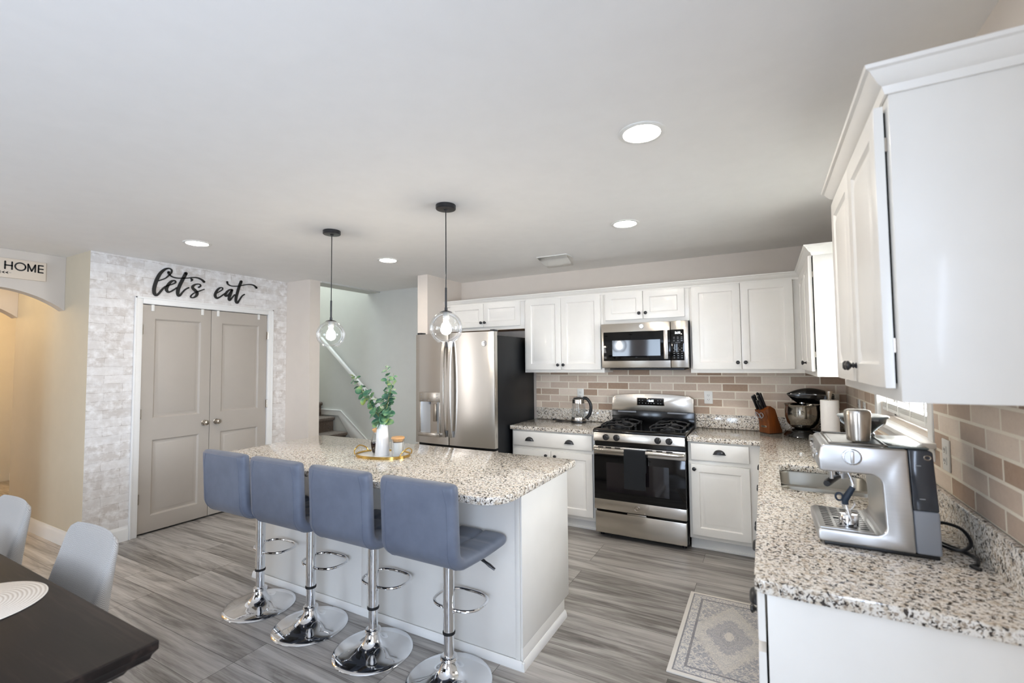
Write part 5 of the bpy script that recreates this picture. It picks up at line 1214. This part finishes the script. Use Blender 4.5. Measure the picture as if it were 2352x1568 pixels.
ph = thing('paper_towel_holder', 'steel upright paper towel holder in front of the mixer', 'paper towel holder', (0.400, 3.965, CZ_))
bm = B(); lathe(bm, [(0, 0), (0.078, 0), (0.080, 0.004), (0.074, 0.010), (0.010, 0.012), (0, 0.012)], 40); link('base', bm, NICKEL, ph)
bm = B(); cyl(bm, (0, 0, 0), 0.008, 0.012, 0.335, 16); link('rod', bm, NICKEL, ph)
bm = B(); lathe(bm, [(0, 0.330), (0.012, 0.330), (0.014, 0.345), (0.021, 0.382), (0.021, 0.388), (0, 0.389)], 28); link('finial', bm, NICKEL, ph)
bm = B(); lathe(bm, [(0.020, 0.0), (0.054, 0.0), (0.056, 0.003), (0.056, 0.309), (0.054, 0.312), (0.020, 0.312), (0.020, 0.0)], 40); pr = link('paper_towel_roll', bm, PAPER); pr.location = (0.400, 3.965, CZ_+0.0135); tag(pr, 'white paper towel roll standing on the steel holder', 'paper towel')

# ------------------------------------------------------------------ espresso machine
em = thing('espresso_machine', 'brushed steel espresso machine on the near end of the sink counter', 'coffee machine', (0.30, 2.0, CZ_))
ey0, ey1 = 1.862, 2.150
def arc(cx, cz, r, a0, a1, n=7): return [(cx+r*math.cos(R(a0+(a1-a0)*i/n)), cz+r*math.sin(R(a0+(a1-a0)*i/n))) for i in range(n+1)]
prof = [(0.150, 0.926), (0.396, 0.926), (0.385, 1.243), (0.200, 1.246)]+arc(0.176, 1.226, 0.020, 90, 175, 5)+[(0.150, 1.200), (0.152, 1.160), (0.162, 1.156)]+arc(0.288, 1.126, 0.030, 90, 4, 7)+arc(0.296, 0.995, 0.028, -5, -90, 7)+[(0.150, 0.967), (0.142, 0.960), (0.142, 0.932)]
bm = B(); prism(bm, [(x, ey0, z) for x, z in prof], (0, ey1-ey0, 0), 0.006, 3); eb = link('housing', bm, ESP, em, True)
bm = B(); box(bm, 0.160, 0.452, ey0+0.008, ey1-0.008, CZ_, 0.9262, 0.002); link('foot_base', bm, BLKPL, em, True)
bm = B(); prism(bm, [(0.3965, ey0+0.004, 0.926), (0.458, ey0+0.004, 0.926), (0.456, ey0+0.004, 1.058), (0.3925, ey0+0.004, 1.058)], (0, ey1-ey0-0.008, 0), 0.006, 3); link('rear_shell', bm, GREYPL, em, True)
bm = B(); prism(bm, [(0.3925, ey0+0.004, 1.0585), (0.4555, ey0+0.004, 1.0585), (0.446, ey0+0.004, 1.238), (0.438, ey0+0.004, 1.244), (0.3860, ey0+0.004, 1.244)], (0, ey1-ey0-0.008, 0), 0.004, 3); wt = link('water_tank', bm, TANK, em, True)
bm = B()
for x, z in ((0.409, 1.196), (0.416, 1.095)): box(bm, x-0.007, x+0.007, ey0+0.0030, ey0+0.0045, z-0.0015, z+0.0015)
link('level_marks', bm, MARK, wt, True)
bm = B(); tube(bm, [(0.432+0.008*math.cos(a), ey0+0.0035, 1.222+0.0065*math.sin(a)) for a in [2*PI*i/20 for i in range(20)]], 0.0018, 6, True); link('emblem', bm, NICKEL, wt, True)
# top: recessed warming tray, rails, dark hatch
bm = B(); box(bm, 0.196, 0.300, ey0+0.020, ey1-0.020, 1.2455, 1.2475); link('warming_tray', bm, ESPD, em, True)
bm = B(); tube(bm, [(0.186, ey0+0.014, 1.2485), (0.190, ey0+0.012, 1.2495), (0.330, ey0+0.012, 1.2495), (0.335, ey0+0.016, 1.2485), (0.335, ey1-0.016, 1.2485), (0.330, ey1-0.012, 1.2495), (0.190, ey1-0.012, 1.2495), (0.186, ey1-0.014, 1.2485)], 0.0035, 8, True); link('cup_rail', bm, ESPD, em, True)
bm = B(); box(bm, 0.340, 0.440, ey0+0.014, ey1-0.014, 1.2445, 1.2500, 0.002); link('tank_lid', bm, plain('tank_lid_grey', '6E7674', 0.2, 0.3), em, True)
bm = B(); box(bm, 0.300, 0.336, ey0+0.030, ey1-0.030, 1.2460, 1.2480); link('side_inlay', bm, BLKPL, em, True)
# grind dial on the near side
bm = B(); kx, kz = 0.243, 1.209
lathe(bm, [(0.026, 0), (0.027, 0.002), (0.026, 0.006), (0.023, 0.007), (0.022, 0.003), (0.022, 0)], 36, (kx, ey0, kz), ROT['-y']); dl_ = link('dial_ring', bm, CHROME, em, True)
bm = B(); lathe(bm, [(0, 0), (0.0205, 0), (0.0205, 0.005), (0, 0.005)], 36, (kx, ey0, kz), ROT['-y']); box(bm, kx-0.0045, kx+0.0045, ey0-0.013, ey0-0.004, kz-0.019, kz+0.019, 0.002); link('grind_dial', bm, ESP, em, True)
# front panel gauge and buttons
bm = B(); lathe(bm, [(0, 0), (0.024, 0), (0.026, 0.004), (0.022, 0.007), (0, 0.007)], 32, (0.151, 2.006, 1.192), ROT['-x']); link('pressure_gauge', bm, CHROME, em, True)
for y in (1.905, 1.950, 2.062, 2.108):
    bm = B(); lathe(bm, [(0, 0), (0.010, 0), (0.0105, 0.004), (0.008, 0.006), (0, 0.006)], 20, (0.151, y, 1.205), ROT['-x']); link('button', bm, CHROME, em, True)
bm = B(); lathe(bm, [(0, 0), (0.015, 0), (0.016, 0.009), (0.012, 0.012), (0, 0.012)], 24, (0.157, 2.128, 1.222), ROT['-x']); link('steam_dial', bm, ESPD, em, True)
# group head, portafilter, steam wand
bm = B(); lathe(bm, [(0, 1.158), (0.036, 1.158), (0.036, 1.128), (0.034, 1.124), (0.030, 1.108), (0, 1.108)], 36, (0.222, 2.025, 0)); link('group_head', bm, CHROME, em, True)
bm = B(); tube(bm, [(0.222, 2.00, 1.114), (0.205, 1.975, 1.112), (0.180, 1.915, 1.108), (0.175, 1.90, 1.107)], [0.007, 0.011, 0.0125, 0.010], 12); link('portafilter_handle', bm, BLKPL, em, True)
bm = B(); cyl(bm, (0.190, 1.905, 0), 0.0055, 1.125, 1.159, 14); link('hot_water_spout', bm, CHROME, em, True)
bm = B(); tube(bm, catmull([(0.232, 1.890, 1.158), (0.240, 1.889, 1.138), (0.246, 1.888, 1.116), (0.240, 1.888, 1.098), (0.222, 1.888, 1.064), (0.226, 1.888, 1.045), (0.240, 1.888, 0.985)], 5), 0.0048, 10); sw = link('steam_wand', bm, CHROME, em, True)
bm = B(); tube(bm, [(0.245, 1.888, 1.106), (0.233, 1.888, 1.083), (0.222, 1.888, 1.062), (0.223, 1.888, 1.048)], [0.0085, 0.010, 0.0105, 0.009], 12); tube(bm, [(0.207+0.010*math.cos(a), 1.888, 1.071+0.012*math.sin(a)) for a in [2*PI*i/18 for i in range(18)]], 0.0032, 8, True); link('grip', bm, BLUEGRIP, sw, True)
# drip tray grille
bm = B(); box(bm, 0.150, 0.296, ey0+0.012, ey1-0.012, 0.9665, 0.9695, 0.001); dg = link('drip_grille', bm, ESP, em, True)
bm = B()
for r_ in range(4):
    for k in range(11):
        y = ey0+0.035+k*0.0215
        if r_ == 1 and 4 <= k <= 5: continue
        box(bm, 0.166+r_*0.032, 0.166+r_*0.032+0.024, y, y+0.009, 0.9690, 0.9699)
box(bm, 0.198, 0.222, 1.984, 2.004, 0.969, 0.9702); link('grille_slots', bm, GAP, dg, True)
# hopper
bm = B(); lathe(bm, [(0.030, 1.250), (0.034, 1.252), (0.034, 1.262), (0.030, 1.266), (0.048, 1.284), (0.066, 1.300), (0.070, 1.322)], 40, (0.306, 2.075, 0)); hp = link('bean_hopper', bm, SMOKE, em, True)
bm = B(); lathe(bm, [(0, 1.330), (0.050, 1.330), (0.074, 1.326), (0.077, 1.322), (0.074, 1.318), (0, 1.318)], 40, (0.306, 2.075, 0)); link('hopper_lid', bm, plain('hopper_lid_grey', '8C9493', 0.25), hp, True)
bm = B(); tube(bm, catmull([(0.457, 2.04, 0.96), (0.49, 2.02, 0.99), (0.535, 1.99, 0.985), (0.545, 1.95, 0.955), (0.515, 1.93, 0.935), (0.480, 1.96, 0.935), (0.49, 2.02, 0.925), (0.530, 1.98, 0.9195), (0.548, 1.93, 0.9195), (0.535, 1.87, 0.9195), (0.515, 1.85, 0.9195), (0.530, 1.83, 0.9195)], 7), 0.0052, 8); link('power_cord', bm, BLKPL, em, True)
# tamper on the drip tray, steel tumbler on top
tp = thing('coffee_tamper', 'small polished steel tamper with wing handle on the drip tray', 'tamper', (0.236, 1.935, 0.9703))
bm = B(); lathe(bm, [(0, 0), (0.027, 0), (0.028, 0.002), (0.028, 0.034), (0.026, 0.037), (0.010, 0.038), (0.006, 0.050), (0, 0.052)], 36); link('basket', bm, CHROME, tp)
for s in (-1, 1):
    bm = B(); tube(bm, [(s*0.003, 0, 0.046), (s*0.012, 0, 0.056), (s*0.019, 0, 0.070), (s*0.016, 0, 0.078)], [0.004, 0.006, 0.0065, 0.004], 10, flat=0.5); link('wing', bm, CHROME, tp)
tb = B(); lathe(tb, [(0, 0), (0.030, 0), (0.0325, 0.003), (0.036, 0.050), (0.0385, 0.088), (0.036, 0.100), (0.029, 0.104), (0, 0.1045)], 44); tb = link('steel_tumbler', tb, STEELV); tb.location = (0.2720, 1.935, 1.2535); tag(tb, 'rounded brushed steel tumbler standing upside down on the espresso machine', 'cup')

# ------------------------------------------------------------------ rug, dining table, chairs
rg = B(); box(rg, -0.255, 0.255, -0.445, 0.445, 0, 0.009, 0.003); rg = link('kitchen_rug', rg, RUGM); rg.location = (-0.2125, 2.856, 0.0005); tag(rg, 'small faded grey and ivory medallion rug on the floor before the sink', 'rug')
dt = thing('dining_table', 'dark stained wooden dining table in the near left corner', 'table', (-2.44, 0.17, 0))
tx0, tx1, ty0, ty1 = -3.35, -1.531, -0.36, 0.702
bm = B(); box(bm, tx0, tx1, ty0, ty1, 0.722, 0.75, 0.005, 3); link('tabletop', bm, TABLEW, dt, True)
bm = B(); rings = []
for ins, z in ((0.004, 0.7218), (0.012, 0.712), (0.016, 0.700), (0.028, 0.692), (0.052, 0.680), (0.060, 0.668)):
    rings.append([bm.verts.new(p) for p in ((tx0+ins, ty0+ins, z), (tx1-ins, ty0+ins, z), (tx1-ins, ty1-ins, z), (tx0+ins, ty1-ins, z))])
for a, b in zip(rings, rings[1:]):
    for k in range(4): bm.faces.new((a[k], a[(k+1) % 4], b[(k+1) % 4], b[k]))
bm.faces.new(rings[0]); bm.faces.new(rings[-1][::-1]); link('edge_molding', bm, TABLEW, dt, True)
bm = B(); ap = 0.12; box(bm, tx0+ap, tx1-ap, ty1-ap-0.025, ty1-ap, 0.58, 0.6675); box(bm, tx0+ap, tx1-ap, ty0+ap, ty0+ap+0.025, 0.58, 0.6675); box(bm, tx0+ap, tx0+ap+0.025, ty0+ap+0.025, ty1-ap-0.025, 0.58, 0.6675); box(bm, tx1-ap-0.025, tx1-ap, ty0+ap+0.025, ty1-ap-0.025, 0.58, 0.6675); link_split('apron', bm, TABLEW, dt, True)
for x in (tx0+0.20, tx1-0.20):
    for y in (ty0+0.20, ty1-0.20):
        bm = B(); lathe(bm, [(0, 0), (0.030, 0), (0.034, 0.02), (0.026, 0.05), (0.040, 0.25), (0.046, 0.42), (0.034, 0.46), (0.048, 0.48), (0.048, 0.667), (0, 0.667)], 24, (x, y, 0)); link('leg', bm, TABLEW, dt, True)
pm = B(); lathe(pm, [(0, 0.0), (0.190, 0.0), (0.194, 0.002), (0.190, 0.0045), (0, 0.0050)], 72); pm = link('placemat', pm, MATW); pm.location = (-2.275, 0.485, 0.7502); tag(pm, 'round cream woven placemat on the dark dining table', 'placemat')
def dining_chair(loc, label):
    """faces -y; origin on the floor under the middle of the seat"""
    t = thing('dining_chair', label, 'chair', loc, 0, 'upholstered dining chairs')
    bm = B(); nu, nv = 22, 22; fr_, bk = [], []
    for i in range(nv+1):
        v = i/nv; z = 0.44+0.425*v
        yb = 0.205+0.045*v**1.2; yf = 0.075+0.150*v**0.9
        hw = 0.235-0.018*v; rr = max(0, (v-0.86)/0.14); hw -= 0.055*(1-math.sqrt(max(0, 1-rr*rr)))
        lip = math.sqrt(max(0, 1-max(0, (v-0.93)/0.07)**2)); ymid = (yb+yf)/2
        a, b = [], []
        for j in range(nu+1):
            u = math.sin(PI/2*(2*j/nu-1)); e = max(0, 1-abs(u)**12)**0.5
            con = 0.050*(1-abs(u)**2.2)*(1-0.55*v)
            f = yf+con; bb = yb+0.015*(1-u*u); mid = (f+bb)/2; hh = (bb-f)/2*lip*max(e, 0.0)
            edge = 1 if True else 0
            a.append(bm.verts.new((u*hw, mid-hh, z))); b.append(bm.verts.new((u*hw, mid+hh, z)))
        fr_.append(a); bk.append(b)
    for i in range(nv):
        for j in range(nu):
            bm.faces.new((fr_[i][j], fr_[i][j+1], fr_[i+1][j+1], fr_[i+1][j])); bm.faces.new((bk[i][j], bk[i+1][j], bk[i+1][j+1], bk[i][j+1]))
        bm.faces.new((fr_[i][0], fr_[i+1][0], bk[i+1][0], bk[i][0])); bm.faces.new((fr_[i][nu], bk[i][nu], bk[i+1][nu], fr_[i+1][nu]))
    for k in (0, nv):
        for j in range(nu): bm.faces.new((fr_[k][j], fr_[k][j+1], bk[k][j+1], bk[k][j]))
    bmesh.ops.remove_doubles(bm, verts=bm.verts, dist=0.0004); link('backrest', bm, LINEN, t, sharp=60)
    bm = B(); box(bm, -0.235, 0.235, -0.24, 0.20, 0.37, 0.48, 0.03, 4); link('seat', bm, LINEN, t)
    for x in (-0.20, 0.20):
        for y in (-0.205, 0.185):
            bm = B(); prism(bm, [(x-0.022, y-0.022, 0.369), (x+0.022, y-0.022, 0.369), (x+0.022, y+0.022, 0.369), (x-0.022, y+0.022, 0.369)], (0, 0, -0.02)); 
            L0 = [bm.verts.new((x+a*0.022, y+b*0.022, 0.3495)) for a, b in ((-1, -1), (1, -1), (1, 1), (-1, 1))]; L1 = [bm.verts.new((x+a*0.014, y+b*0.014, 0)) for a, b in ((-1, -1), (1, -1), (1, 1), (-1, 1))]
            for k in range(4): bm.faces.new((L0[k], L0[(k+1) % 4], L1[(k+1) % 4], L1[k]))
            bm.faces.new(L1[::-1]); bm.faces.new(L0); bmesh.ops.remove_doubles(bm, verts=bm.verts, dist=0.001); link('leg', bm, TABLEW, t)
    return t
c1 = dining_chair((-2.435, 0.632, 0), 'cream upholstered dining chair whose whole back shows, at the near corner of the dark table')
dup(c1, (-3.335, 0.632, 0), None, 'cream upholstered dining chair cut off by the picture edge, farther along the dark table')

# ------------------------------------------------------------------ the warm lamp of the far hall
hl = bpy.data.lights.new('hall_lamp_light', 'POINT'); hl.energy = 45; hl.color = (1.0, 0.66, 0.30); hl.shadow_soft_size = 0.12
ho = bpy.data.objects.new('hall_lamp_light', hl); COL.objects.link(ho); ho.location = (-7.9, 1.3, 2.30)
h2 = bpy.data.lights.new('passage_fill_light', 'POINT'); h2.energy = 11; h2.color = (1.0, 0.80, 0.52); h2.shadow_soft_size = 0.10  # added fill light that brightens the hallway wall, no fitting there
ho2 = bpy.data.objects.new('passage_fill_light', h2); COL.objects.link(ho2); ho2.location = (-6.10, 0.95, 2.36)
